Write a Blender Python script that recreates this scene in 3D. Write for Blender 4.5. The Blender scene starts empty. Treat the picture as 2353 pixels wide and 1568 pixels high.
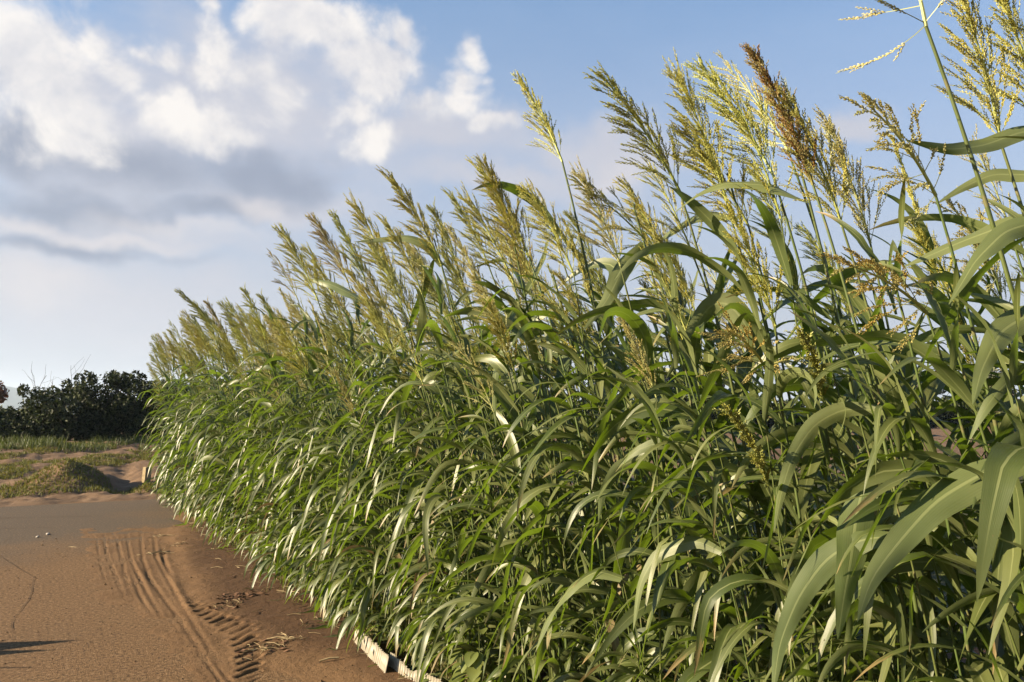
import bpy, math, random
import numpy as np
from mathutils import Vector, Matrix
R = math.radians
rng = np.random.default_rng(7)
random.seed(7)
scene = bpy.context.scene
col = scene.collection

# ------------------------------------------------------------------ camera
EYE = 1.45
YAW, PITCH = R(30.3), R(5.21)          # YAW to the right of +Y
cam_d = bpy.data.cameras.new('camera')
cam_d.sensor_width = 36.0
cam_d.lens = 28.0
cam_d.clip_start = 0.05
cam_d.clip_end = 30000
cam = bpy.data.objects.new('camera', cam_d)
cam.location = (0, 0, EYE)
cam.rotation_euler = (math.pi/2 + PITCH, 0, -YAW)
col.objects.link(cam)
scene.camera = cam
W0, H0, F0 = 2353.0, 1568.0, 28.0/36.0*2353.0     # measured pixels of the photograph
RIGHT = np.array([math.cos(YAW), -math.sin(YAW), 0])
FWDH = np.array([math.sin(YAW), math.cos(YAW), 0])
FWD = FWDH*math.cos(PITCH) + np.array([0, 0, math.sin(PITCH)])
UP = -FWDH*math.sin(PITCH) + np.array([0, 0, math.cos(PITCH)])
def ray(px, py):
    d = FWD + RIGHT*((px-W0/2)/F0) + UP*((H0/2-py)/F0)
    return d/np.linalg.norm(d)
CAM = np.array([0, 0, EYE])
def on_z(px, py, z=0.0):
    d = ray(px, py); return CAM + d*((z-EYE)/d[2])
def on_x(px, py, x):
    d = ray(px, py); return CAM + d*(x/d[0])
def on_y(px, py, y):
    d = ray(px, py); return CAM + d*(y/d[1])
def azel(px, py):
    d = ray(px, py); return math.atan2(d[0], d[1]), math.asin(d[2])

# ------------------------------------------------------------------ sun, sky, exposure
SUN_EL = R(19)
SUN_H = np.array([-0.966, 0.259, 0])                # horizontal direction towards the sun
sun_d = bpy.data.lights.new('sun', 'SUN')
sun_d.energy = 5.0
sun_d.angle = R(0.55)
sun_d.color = (1.0, 0.82, 0.57)
sun = bpy.data.objects.new('sun', sun_d)
to_sun = Vector((SUN_H[0]*math.cos(SUN_EL), SUN_H[1]*math.cos(SUN_EL), math.sin(SUN_EL)))
sun.rotation_euler = to_sun.to_track_quat('Z', 'Y').to_euler()
col.objects.link(sun)
scene.view_settings.view_transform = 'Standard'
scene.view_settings.look = 'None'
EXPO = 2.0
scene.view_settings.exposure = EXPO
scene.view_settings.gamma = 1.0
scene.render.engine = 'CYCLES'
scene.cycles.max_bounces = 8
scene.cycles.diffuse_bounces = 2
scene.cycles.glossy_bounces = 2
scene.cycles.transmission_bounces = 4
scene.cycles.transparent_max_bounces = 6
scene.cycles.use_denoising = True

class NT:
    """small helper round a node tree"""
    def __init__(s, nt): s.nt = nt; s.n = nt.nodes; s.l = nt.links
    def node(s, t, **kw):
        nd = s.n.new(t)
        for k, v in kw.items(): setattr(nd, k, v)
        return nd
    def set(s, sock, v):
        if isinstance(v, bpy.types.NodeSocket): s.l.new(v, sock)
        elif v is not None:
            if sock.type == 'RGBA' and hasattr(v, '__len__') and len(v) == 3: v = (*v, 1)
            sock.default_value = v
    def math(s, op, a, b=None, c=None, clamp=False):
        nd = s.node('ShaderNodeMath', operation=op, use_clamp=clamp)
        for i, v in enumerate((a, b, c)):
            if v is not None: s.set(nd.inputs[i], v)
        return nd.outputs[0]
    def vmath(s, op, a, b=None, c=None):
        nd = s.node('ShaderNodeVectorMath', operation=op)
        for i, v in enumerate((a, b, c)):
            if v is not None: s.set(nd.inputs[i], v)
        return nd.outputs['Value'] if op in ('LENGTH', 'DOT_PRODUCT', 'DISTANCE') else nd.outputs[0]
    def mix(s, f, a, b, blend='MIX'):
        nd = s.node('ShaderNodeMix', data_type='RGBA', blend_type=blend)
        s.set(nd.inputs[0], f); s.set(nd.inputs[6], a); s.set(nd.inputs[7], b)
        return nd.outputs[2]
    def ramp(s, f, lo, hi, a=0.0, b=1.0, smooth=True):
        nd = s.node('ShaderNodeMapRange', interpolation_type='SMOOTHSTEP' if smooth else 'LINEAR')
        s.set(nd.inputs[0], f)
        for i, v in ((1, lo), (2, hi), (3, a), (4, b)): s.set(nd.inputs[i], v)
        return nd.outputs[0]
    def noise(s, vec, scale, detail=4, rough=0.55, dist=0.0, out=0):
        nd = s.node('ShaderNodeTexNoise')
        if vec is not None: s.l.new(vec, nd.inputs['Vector'])
        nd.inputs['Scale'].default_value = scale; nd.inputs['Detail'].default_value = detail
        nd.inputs['Roughness'].default_value = rough; nd.inputs['Distortion'].default_value = dist
        return nd.outputs[out]
    def comb(s, x, y, z=0.0):
        nd = s.node('ShaderNodeCombineXYZ')
        for i, v in enumerate((x, y, z)): s.set(nd.inputs[i], v)
        return nd.outputs[0]
    def sep(s, v):
        nd = s.node('ShaderNodeSeparateXYZ'); s.l.new(v, nd.inputs[0]); return nd.outputs

def build_world():
    w = bpy.data.worlds.new('World'); scene.world = w; w.use_nodes = True
    w.node_tree.nodes.clear()
    t = NT(w.node_tree)
    out = t.node('ShaderNodeOutputWorld'); bg = t.node('ShaderNodeBackground')
    t.l.new(bg.outputs[0], out.inputs[0])
    sky = t.node('ShaderNodeTexSky', sky_type='NISHITA')
    sky.sun_disc = False; sky.sun_elevation = SUN_EL
    sky.sun_rotation = math.atan2(SUN_H[0], SUN_H[1]); sky.air_density = 1.0; sky.dust_density = 1.2; sky.ozone_density = 1.6
    STR = 0.05
    bg.inputs[1].default_value = STR
    g = t.node('ShaderNodeTexCoord').outputs['Generated']
    x, y, z = t.sep(g)
    az = t.math('ARCTAN2', x, y); el = t.math('ARCSINE', z)
    p0 = t.comb(az, el)
    # cloud layers: clumps in azimuth and elevation broken up by fractal noise
    nv = t.noise(p0, 7.0, 4, 0.55, out=1)
    warp = t.vmath('MULTIPLY_ADD', t.vmath('SUBTRACT', nv, (0.5, 0.5, 0.5)), (0.17, 0.13, 0.0), p0)
    def clumps(lst, k):
        acc = None
        for (px, py, sx, sy) in lst:
            a, e = azel(px, py); sa, se = sx/F0*0.9, sy/F0
            v = t.vmath('MULTIPLY_ADD', warp, (1/sa, 1/se, 0), (-a/sa, -e/se, 0))
            d = t.vmath('LENGTH', v)
            acc = d if acc is None else t.math('SMOOTH_MIN', acc, d, k)
        return t.math('SUBTRACT', 1.0, acc)
    white = [(900, 60, 90, 55), (230, 90, 110, 60), (980, 260, 90, 55), (600, 130, 120, 60), (60, 60, 150, 130), (50, 180, 200, 130), (190, 270, 130, 80), (60, 260, 130, 70), (130, 330, 110, 50),
             (285, 150, 70, 50), (370, 110, 55, 40), (510, 90, 80, 55), (480, 150, 90, 40), (350, 230, 90, 60),
             (430, 275, 150, 50), (640, 210, 110, 75), (560, 270, 130, 45), (720, 60, 120, 75), (660, 15, 80, 50), (810, 130, 90, 70), (880, 140, 110, 70),
             (790, 260, 75, 60), (860, 200, 110, 70), (500, 8, 45, 25), (1100, 102, 62, 42), (1055, 180, 70, 60), (1065, 245, 85, 45), (1130, 302, 50, 32), (830, 330, 90, 50)]
    grey = [(60, 350, 180, 60), (300, 370, 300, 70), (560, 380, 230, 75), (650, 400, 140, 55), (450, 470, 170, 40), (130, 470, 220, 50),
            (160, 580, 260, 30)]
    veil = [(980, 330, 330, 90), (1350, 340, 300, 80), (600, 460, 420, 60), (560, 220, 520, 190), (250, 300, 480, 260), (200, 700, 600, 120), (1150, 420, 420, 60),
            (230, 540, 420, 40), (1990, 260, 130, 45)]
    streak = [(60, 520, 120, 28), (590, 470, 110, 34), (60, 650, 190, 60), (420, 520, 220, 26), (1390, 380, 140, 38), (250, 555, 200, 22)]
    n1 = t.noise(p0, 10.0, 8, 0.62, 0.3)
    sunside = t.vmath('ADD', p0, (-0.028, 0.030, 0))
    n1s = t.noise(sunside, 10.0, 5, 0.55, 0.3)
    n2 = t.noise(t.vmath('MULTIPLY', p0, (1.0, 2.6, 1)), 5.0, 5, 0.55)
    nn = t.math('SUBTRACT', n1, 0.5); nn2 = t.math('SUBTRACT', n2, 0.5)
    fw, fg, fv, fs = clumps(white, 0.25), clumps(grey, 0.4), clumps(veil, 0.5), clumps(streak, 0.2)
    aw = t.ramp(t.math('MULTIPLY_ADD', nn, 2.6, fw), -0.16, 0.78)
    ag = t.ramp(t.math('MULTIPLY_ADD', t.math('ADD', nn2, t.math('MULTIPLY', nn, 0.6)), 1.5, fg), -0.35, 0.95)
    av = t.ramp(t.math('MULTIPLY_ADD', nn2, 1.2, fv), -0.15, 0.85)
    as_ = t.ramp(t.math('MULTIPLY_ADD', nn2, 1.0, fs), -0.3, 1.0)
    lit = t.math('MULTIPLY_ADD', t.math('SUBTRACT', n1, n1s), 2.6, 0.62, clamp=True)
    s = 1.0/STR/2**EXPO
    def C(r, g_, b): return (r*s, g_*s, b*s)
    base = t.mix(1.0, sky.outputs[0], (0.50, 0.86, 1.10), 'MULTIPLY')
    # thin high veil that pales the whole blue a little
    base = t.mix(t.math('MULTIPLY_ADD', nn2, 0.25, 0.20), base, C(0.46, 0.62, 0.86))
    # aerosol brightening towards the horizon
    hz = t.ramp(el, 0.0, 0.60, 1.0, 0.0)
    hz = t.math('POWER', hz, 0.8)
    base = t.mix(t.math('MULTIPLY', hz, 0.94), base, C(0.54, 0.545, 0.615))
    c = t.mix(t.math('MULTIPLY', av, 0.85), base, C(0.605, 0.605, 0.67))
    c = t.mix(t.math('MULTIPLY', ag, 0.90), c, C(0.29, 0.335, 0.445))
    c = t.mix(t.math('MULTIPLY', as_, 0.5), c, C(0.78, 0.72, 0.71))
    wc = t.mix(lit, C(0.60, 0.61, 0.68), C(0.99, 0.94, 0.89))
    c = t.mix(t.math('MULTIPLY', aw, 0.93), c, wc)
    t.l.new(c, bg.inputs[0])
    w.cycles.sampling_method = 'MANUAL'; w.cycles.sample_map_resolution = 512
build_world()

# ------------------------------------------------------------------ object helpers
def link(o, parent=None):
    col.objects.link(o)
    if parent is not None: o.parent = parent
    return o
def mesh(name, V, F, mats, uv=None, smooth=True, mat_idx=None):
    """V (n,3); F (m,3|4) array or list of arrays of differing width"""
    me = bpy.data.meshes.new(name)
    V = np.asarray(V, np.float32).reshape(-1, 3)
    Fs = F if isinstance(F, list) else [F]
    Fs = [np.asarray(f, np.int32) for f in Fs if len(f)]
    loops = np.concatenate([f.ravel() for f in Fs])
    tot = np.concatenate([np.full(len(f), f.shape[1], np.int32) for f in Fs])
    start = np.concatenate([[0], np.cumsum(tot)[:-1]]).astype(np.int32)
    me.vertices.add(len(V)); me.vertices.foreach_set('co', V.ravel())
    me.loops.add(len(loops)); me.loops.foreach_set('vertex_index', loops)
    me.polygons.add(len(tot)); me.polygons.foreach_set('loop_start', start); me.polygons.foreach_set('loop_total', tot)
    if uv is not None:
        l = me.uv_layers.new(name='UVMap'); l.data.foreach_set('uv', np.asarray(uv, np.float32)[loops].ravel())
    me.polygons.foreach_set('use_smooth', np.full(len(tot), smooth))
    for m in (mats if isinstance(mats, (list, tuple)) else [mats]): me.materials.append(m)
    if mat_idx is not None: me.polygons.foreach_set('material_index', np.asarray(mat_idx, np.int32))
    me.update(calc_edges=True); me.validate()
    return me
def obj(name, me, parent=None): return link(bpy.data.objects.new(name, me), parent)
def empty(name, loc=(0, 0, 0)):
    o = bpy.data.objects.new(name, None); o.location = loc; o.empty_display_size = 0.1
    return link(o)
def tag(o, label=None, cat=None, group=None, kind=None):
    if label: o['label'] = label
    if cat: o['category'] = cat
    if group: o['group'] = group
    if kind: o['kind'] = kind
    return o
class MB:
    """collects quads / tris with uv"""
    def __init__(s): s.V = []; s.Q = []; s.T = []; s.U = []; s.n = 0
    def add(s, V, F, uv=None):
        V = np.asarray(V, float).reshape(-1, 3); F = np.asarray(F, int)
        (s.Q if F.shape[1] == 4 else s.T).append(F+s.n)
        s.V.append(V); s.U.append(np.zeros((len(V), 2)) if uv is None else np.asarray(uv, float)); s.n += len(V)
    def mesh(s, name, mat, smooth=True):
        F = []
        if s.Q: F.append(np.concatenate(s.Q))
        if s.T: F.append(np.concatenate(s.T))
        return mesh(name, np.concatenate(s.V), F, mat, np.concatenate(s.U), smooth)
def nrm(v): return v/np.maximum(np.linalg.norm(v, axis=-1, keepdims=True), 1e-9)
def grid_quads(a, b):
    i, j = np.meshgrid(np.arange(a-1), np.arange(b-1), indexing='ij')
    k = (i*b+j).ravel()
    return np.stack([k, k+b, k+b+1, k+1], 1)
def tube(P, r, sides=6, cap=True):
    P = np.asarray(P, float); n = len(P); r = np.broadcast_to(np.asarray(r, float), (n,))
    T = nrm(np.gradient(P, axis=0))
    ref = np.array([0.31, 0.85, 0.2]); S = nrm(np.cross(T, ref)); B = np.cross(T, S)
    a = np.arange(sides)*2*math.pi/sides
    V = P[:, None] + (S[:, None]*np.cos(a)[None, :, None] + B[:, None]*np.sin(a)[None, :, None])*r[:, None, None]
    i, j = np.meshgrid(np.arange(n-1), np.arange(sides), indexing='ij'); j2 = (j+1) % sides
    Q = np.stack([i*sides+j, i*sides+j2, (i+1)*sides+j2, (i+1)*sides+j], -1).reshape(-1, 4)
    u = np.stack([np.broadcast_to(a/6.283, (n, sides)), np.broadcast_to(np.linspace(0, 1, n)[:, None], (n, sides))], -1)
    return V.reshape(-1, 3), Q, u.reshape(-1, 2)
_P = rng.permutation(512)
def vnoise(x, y, seed=0):
    """smooth value noise"""
    xi = np.floor(x).astype(int); yi = np.floor(y).astype(int); fx = x-xi; fy = y-yi
    fx = fx*fx*(3-2*fx); fy = fy*fy*(3-2*fy)
    def h(a, b): return _P[(_P[(a+seed*37) & 511]+b) & 511]/511.0
    return (h(xi, yi)*(1-fx)+h(xi+1, yi)*fx)*(1-fy) + (h(xi, yi+1)*(1-fx)+h(xi+1, yi+1)*fx)*fy
def fbm(x, y, oct=4, seed=0, gain=0.5):
    s = 0; a = 1.0; tot = 0
    for o in range(oct):
        s = s + a*vnoise(x*2**o, y*2**o, seed+o); tot += a; a *= gain
    return s/tot - 0.5

# ------------------------------------------------------------------ materials
def new_mat(name):
    m = bpy.data.materials.new(name); m.use_nodes = True
    m.node_tree.nodes.clear()
    t = NT(m.node_tree); out = t.node('ShaderNodeOutputMaterial')
    return m, t, out
def principled(t, color, rough=0.6, spec=0.5, normal=None):
    p = t.node('ShaderNodeBsdfPrincipled')
    t.set(p.inputs['Base Color'], color); t.set(p.inputs['Roughness'], rough); t.set(p.inputs['Specular IOR Level'], spec)
    if normal is not None: t.l.new(normal, p.inputs['Normal'])
    return p.outputs[0]
def bump(t, h, strength=0.4, dist=0.01):
    b = t.node('ShaderNodeBump'); b.inputs['Strength'].default_value = strength; b.inputs['Distance'].default_value = dist
    t.l.new(h, b.inputs['Height']); return b.outputs[0]
def leaf_material(name, c1, c2, trans, tmix=0.35, rough=0.42, rib=True, dry=0.36, spec=0.5):
    m, t, out = new_mat(name)
    tc = t.node('ShaderNodeTexCoord'); oi = t.node('ShaderNodeObjectInfo')
    u, v, _ = t.sep(tc.outputs['UV'])
    rnd = oi.outputs['Random']
    pos = t.node('ShaderNodeNewGeometry')
    n = t.noise(t.vmath('ADD', tc.outputs['Object'], t.comb(t.math('MULTIPLY', rnd, 37.0), rnd, rnd)), 5.0, 3, 0.6)
    f = t.math('MULTIPLY_ADD', n, 0.9, t.math('MULTIPLY_ADD', rnd, 0.9, -0.45), clamp=True)
    c = t.mix(f, c1, c2)
    normal = None
    if rib:
        au = t.math('ABSOLUTE', t.math('SUBTRACT', u, 0.5))
        stripe = t.math('SINE', t.math('MULTIPLY', u, 95.0))
        fine = t.noise(t.vmath('MULTIPLY', tc.outputs['UV'], (60, 2.0, 1)), 1.0, 2, 0.6)
        c = t.mix(t.math('MULTIPLY', t.ramp(fine, 0.35, 0.7), 0.16), c, t.mix(0.5, c, (0.15, 0.17, 0.06)))
        ribm = t.ramp(au, 0.02, 0.055, 1.0, 0.0)
        c = t.mix(t.math('MULTIPLY', ribm, t.ramp(v, 0.55, 1.0, 0.52, 0.0)), c, (0.24, 0.26, 0.11))
        # withered tips and edges on some blades
        dn = t.noise(t.vmath('MULTIPLY', tc.outputs['UV'], (5.0, 9.0, 1)), 1.0, 3, 0.6)
        dv = t.math('ADD', v, t.math('MULTIPLY', t.math('SUBTRACT', dn, 0.5), 0.35))
        thr = t.math('MULTIPLY_ADD', t.math('FRACT', t.math('MULTIPLY', rnd, 7.31)), dry, 0.80)
        dm = t.ramp(dv, t.math('SUBTRACT', thr, 0.03), t.math('ADD', thr, 0.12))
        c = t.mix(t.math('MULTIPLY', dm, 0.85), c, (0.22, 0.15, 0.065))
        # rust spots
        sp = t.noise(t.vmath('MULTIPLY', tc.outputs['UV'], (9.0, 60.0, 1)), 1.0, 2, 0.5)
        c = t.mix(t.ramp(sp, 0.70, 0.76, 0.0, 0.6), c, (0.14, 0.07, 0.03))
        normal = bump(t, t.math('MULTIPLY_ADD', stripe, 0.5, t.math('MULTIPLY', fine, 0.8)), 0.12, 0.0012)
    back = pos.outputs['Backfacing']
    c = t.mix(t.math('MULTIPLY', back, 0.30), c, (0.13, 0.16, 0.07))
    rg = t.math('MULTIPLY_ADD', n, 0.12, rough-0.06)
    p = principled(t, c, rg, spec, normal)
    tr = t.node('ShaderNodeBsdfTranslucent')
    t.set(tr.inputs[0], t.mix(0.35, trans, c))
    if normal is not None: t.l.new(normal, tr.inputs['Normal'])
    ms = t.node('ShaderNodeMixShader'); ms.inputs[0].default_value = tmix
    t.l.new(p, ms.inputs[1]); t.l.new(tr.outputs[0], ms.inputs[2]); t.l.new(ms.outputs[0], out.inputs[0])
    return m
M = {}
M['leaf'] = leaf_material('sorghum_leaf', (0.034, 0.050, 0.009), (0.100, 0.110, 0.036), (0.20, 0.33, 0.003), 0.27, 0.44, spec=0.55)
M['dryleaf'] = leaf_material('dry_leaf', (0.1170, 0.0858, 0.0390), (0.1716, 0.1326, 0.0663), (0.1560, 0.1014, 0.0390), 0.25, 0.6, spec=0.3)
M['weed'] = leaf_material('weed_blade', (0.1064, 0.1209, 0.0290), (0.1644, 0.1354, 0.0435), (0.1741, 0.1934, 0.0193), 0.35, 0.6, rib=False)
M['broad'] = leaf_material('broad_leaf', (0.1030, 0.1287, 0.0300), (0.1416, 0.1630, 0.0429), (0.1716, 0.2231, 0.0215), 0.38, 0.5, rib=False)
M['hedge'] = leaf_material('hedge_leaf', (0.0060, 0.0103, 0.0025), (0.0127, 0.0178, 0.0042), (0.0338, 0.0468, 0.0042), 0.16, 0.6, rib=False, spec=0.15)
M['red'] = leaf_material('reddish_leaf', (0.09, 0.03, 0.02), (0.13, 0.06, 0.03), (0.2, 0.04, 0.02), 0.2, 0.5, rib=False)
M['pine'] = leaf_material('far_tree_leaf', (0.0242, 0.0266, 0.0145), (0.0387, 0.0387, 0.0218), (0.0484, 0.0580, 0.0145), 0.2, 0.6, rib=False)
M['turf'] = leaf_material('short_turf', (0.0775, 0.0775, 0.0175), (0.1313, 0.1125, 0.0325), (0.1500, 0.1500, 0.0150), 0.3, 0.7, rib=False, spec=0.15)
M['lush'] = leaf_material('lush_grass', (0.0351, 0.0452, 0.0125), (0.0585, 0.0624, 0.0218), (0.0936, 0.1248, 0.0156), 0.3, 0.6, rib=False, spec=0.2)

def simple_mat(name, c1, c2, scale, rough=0.7, spec=0.3, bs=0.3, bd=0.01, coord='Object', rnd=0.0):
    m, t, out = new_mat(name)
    tc = t.node('ShaderNodeTexCoord')
    v = tc.outputs[coord]
    n = t.noise(v, scale, 5, 0.6)
    f = t.ramp(n, 0.3, 0.7)
    if rnd:
        oi = t.node('ShaderNodeObjectInfo')
        f = t.math('MULTIPLY_ADD', oi.outputs['Random'], rnd, t.math('MULTIPLY', f, 1-rnd), clamp=True)
    t.l.new(principled(t, t.mix(f, c1, c2), rough, spec, bump(t, n, bs, bd)), out.inputs[0])
    return m
def stalk_material():
    m, t, out = new_mat('sorghum_stalk')
    tc = t.node('ShaderNodeTexCoord'); oi = t.node('ShaderNodeObjectInfo')
    u, v, _ = t.sep(tc.outputs['UV'])
    n = t.noise(t.vmath('MULTIPLY', tc.outputs['Object'], (60, 60, 6)), 1.0, 3, 0.6)
    c = t.mix(t.ramp(n, 0.3, 0.7), (0.0401, 0.0647, 0.0135), (0.0648, 0.0930, 0.0269))
    c = t.mix(t.math('MULTIPLY', oi.outputs['Random'], 0.35), c, (0.0917, 0.0803, 0.0230))
    fr = t.math('FRACT', t.math('MULTIPLY', v, 9.0))
    ring = t.ramp(t.math('ABSOLUTE', t.math('SUBTRACT', fr, 0.5)), 0.03, 0.06, 1.0, 0.0)
    c = t.mix(t.math('MULTIPLY', ring, 0.6), c, (0.1136, 0.0961, 0.0437))
    p = principled(t, c, 0.45, 0.4, bump(t, n, 0.2, 0.002))
    t.l.new(p, out.inputs[0])
    return m
M['stalk'] = stalk_material()
def panicle_material():
    m, t, out = new_mat('seed_head')
    oi = t.node('ShaderNodeObjectInfo'); tc = t.node('ShaderNodeTexCoord')
    u, v, _ = t.sep(tc.outputs['UV'])          # u: random per spikelet, v: ripeness towards the tip (0 on twigs)
    base = oi.outputs['Color']
    ripe = t.mix(1.0, base, (0.96, 0.88, 0.64), 'MULTIPLY')
    green = t.mix(0.5, base, (0.27, 0.33, 0.10))
    c = t.mix(t.ramp(u, 0.1, 0.9), ripe, t.mix(0.42, base, (0.50, 0.47, 0.20)))
    c = t.mix(t.math('MULTIPLY', t.ramp(u, 0.62, 0.70), 0.45), c, green)
    c = t.mix(t.ramp(v, 0.01, 0.02, 1.0, 0.0), c, green)
    p = principled(t, c, 0.5, 0.4)
    tr = t.node('ShaderNodeBsdfTranslucent'); t.set(tr.inputs[0], c)
    ms = t.node('ShaderNodeMixShader'); ms.inputs[0].default_value = 0.34
    t.l.new(p, ms.inputs[1]); t.l.new(tr.outputs[0], ms.inputs[2]); t.l.new(ms.outputs[0], out.inputs[0])
    return m
M['panicle'] = panicle_material()
M['bark'] = simple_mat('bark', (0.0421, 0.0304, 0.0211), (0.0749, 0.0562, 0.0421), 14, 0.9, 0.2, 0.5, 0.02)
M['straw'] = simple_mat('straw', (0.1949, 0.1439, 0.0696), (0.2785, 0.2181, 0.1207), 20, 0.7, 0.3)
M['deadleaf'] = simple_mat('dead_leaf', (0.0655, 0.0328, 0.0191), (0.1310, 0.0710, 0.0382), 30, 0.8, 0.2)
M['clod'] = simple_mat('clod', (0.07, 0.043, 0.023), (0.15, 0.10, 0.06), 3, 0.95, 0.1)
M['pebble'] = simple_mat('pebble', (0.2808, 0.2496, 0.2122), (0.3869, 0.3494, 0.3120), 30, 0.8, 0.3)
M['plastic'] = simple_mat('cream_plastic', (0.1903, 0.1655, 0.1199), (0.2317, 0.2069, 0.1572), 9, 0.5, 0.4, 0.05, 0.002)
M['hillmat'] = simple_mat('wooded_hill', (0.0246, 0.0328, 0.0164), (0.0382, 0.0464, 0.0218), 0.01, 0.9, 0.1)

def dirt_material(name, dry1, dry2, wet, gscale=1.0, dark=None):
    m, t, out = new_mat(name)
    v = t.node('ShaderNodeTexCoord').outputs['Object']
    n1 = t.noise(v, 1.7*gscale, 5, 0.6); n2 = t.noise(v, 28*gscale, 5, 0.65); n3 = t.noise(v, 170*gscale, 3, 0.6)
    c = t.mix(t.ramp(n1, 0.3, 0.7), dry1, dry2)
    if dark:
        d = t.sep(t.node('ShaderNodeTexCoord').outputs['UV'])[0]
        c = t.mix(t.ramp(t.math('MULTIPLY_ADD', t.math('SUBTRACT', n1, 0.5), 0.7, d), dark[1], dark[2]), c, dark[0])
    c = t.mix(t.math('MULTIPLY', t.ramp(n2, 0.42, 0.75), 0.5), c, wet)
    c = t.mix(t.math('MULTIPLY', t.ramp(n3, 0.62, 0.72), 0.35), c, (0.40, 0.30, 0.20))
    h = t.math('ADD', t.math('MULTIPLY', n2, 1.0), t.math('MULTIPLY', n3, 0.45))
    t.l.new(principled(t, c, 0.95, 0.15, bump(t, h, 0.6, 0.02)), out.inputs[0])
    return m
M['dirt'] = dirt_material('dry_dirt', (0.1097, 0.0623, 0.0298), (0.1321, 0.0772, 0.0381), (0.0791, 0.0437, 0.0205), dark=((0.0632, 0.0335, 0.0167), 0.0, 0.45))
M['fardirt'] = dirt_material('far_dirt', (0.1082, 0.0668, 0.0395), (0.1495, 0.0955, 0.0572), (0.0636, 0.0395, 0.0229), 0.5)
M['shaded_field'] = dirt_material('shaded_field_soil', (0.0257, 0.0304, 0.0117), (0.0398, 0.0398, 0.0164), (0.0187, 0.0211, 0.0094), 0.5)  # shade behind the strip is put into this dark green-brown colour
def road_material():
    m, t, out = new_mat('dusty_asphalt')
    v = t.node('ShaderNodeTexCoord').outputs['Object']
    x, y, z = t.sep(v)
    n1 = t.noise(v, 0.9, 5, 0.6); n2 = t.noise(v, 42, 2, 0.7); vor = t.node('ShaderNodeTexVoronoi'); vor.inputs['Scale'].default_value = 130
    t.l.new(v, vor.inputs['Vector'])
    grit = t.ramp(vor.outputs['Distance'], 0.1, 0.7)
    stone = t.mix(t.ramp(n2, 0.35, 0.7), (0.050, 0.040, 0.031), (0.115, 0.090, 0.068))
    dust = t.mix(n1, (0.1097, 0.0632, 0.0307), (0.1395, 0.0837, 0.0428))
    # dust lies thickest in the lane that the dirt verge spills on to, thin on the crossing road
    d = t.math('MULTIPLY_ADD', t.math('SUBTRACT', n1, 0.5), 1.8, t.ramp(y, 12.0, 8.5, 0.12, 1.45))
    d = t.math('ADD', d, t.ramp(x, 0.5, 1.4, 0.0, 0.3))
    d = t.math('SUBTRACT', d, t.math('MULTIPLY', grit, 0.42), clamp=True)
    c = t.mix(d, stone, dust)
    c = t.mix(t.math('MULTIPLY', t.ramp(n2, 0.52, 0.62), 0.70), c, (0.040, 0.026, 0.015))
    c = t.mix(t.math('MULTIPLY', t.ramp(n2, 0.46, 0.36), 0.6), c, (0.21, 0.14, 0.08))
    h = t.math('ADD', t.math('MULTIPLY', grit, -0.6), n2)
    t.l.new(principled(t, c, 0.95, 0.12, bump(t, h, 0.5, 0.006)), out.inputs[0])
    return m
M['road'] = road_material()
M['crack'] = simple_mat('road_seam', (0.0524, 0.0360, 0.0249), (0.0851, 0.0589, 0.0393), 12, 0.95, 0.1)

# ------------------------------------------------------------------ ground, road, verge, far slope, hill
def plane_mesh(name, xs, ys, zf, mat, uvf=None):
    X, Y = np.meshgrid(xs, ys, indexing='ij'); Z = zf(X, Y)
    uv = None if uvf is None else np.stack([uvf(X, Y), 0*X], -1).reshape(-1, 2)
    return mesh(name, np.stack([X, Y, Z], -1).reshape(-1, 3), grid_quads(len(xs), len(ys)), mat, uv)
def axis(*segs):
    return np.unique(np.concatenate([np.arange(a, b, s) for a, b, s in segs]))
gx = axis((-4000, -60, 400), (-60, -12, 8), (-12, 12, 1.0), (12, 60, 8), (60, 4001, 400))
gy = axis((-60, -4, 8), (-4, 60, 1.0), (60, 200, 20), (200, 6001, 500))
g = obj('ground', plane_mesh('ground', gx, gy, lambda X, Y: -0.02 + 0*X, M['dirt']))
tag(g, kind='structure')
fd = obj('shaded_field', plane_mesh('shaded_field', axis((4.6, 12, 0.5), (12, 90, 6)), axis((-20, 12.8, 1.0)), lambda X, Y: 0.0+0.06*fbm(X*0.8, Y*0.8, 3, 4)-0.0, M['shaded_field'])); tag(fd, kind='structure')  # dark ground sheet standing in for the shade seen between the stalks

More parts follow.
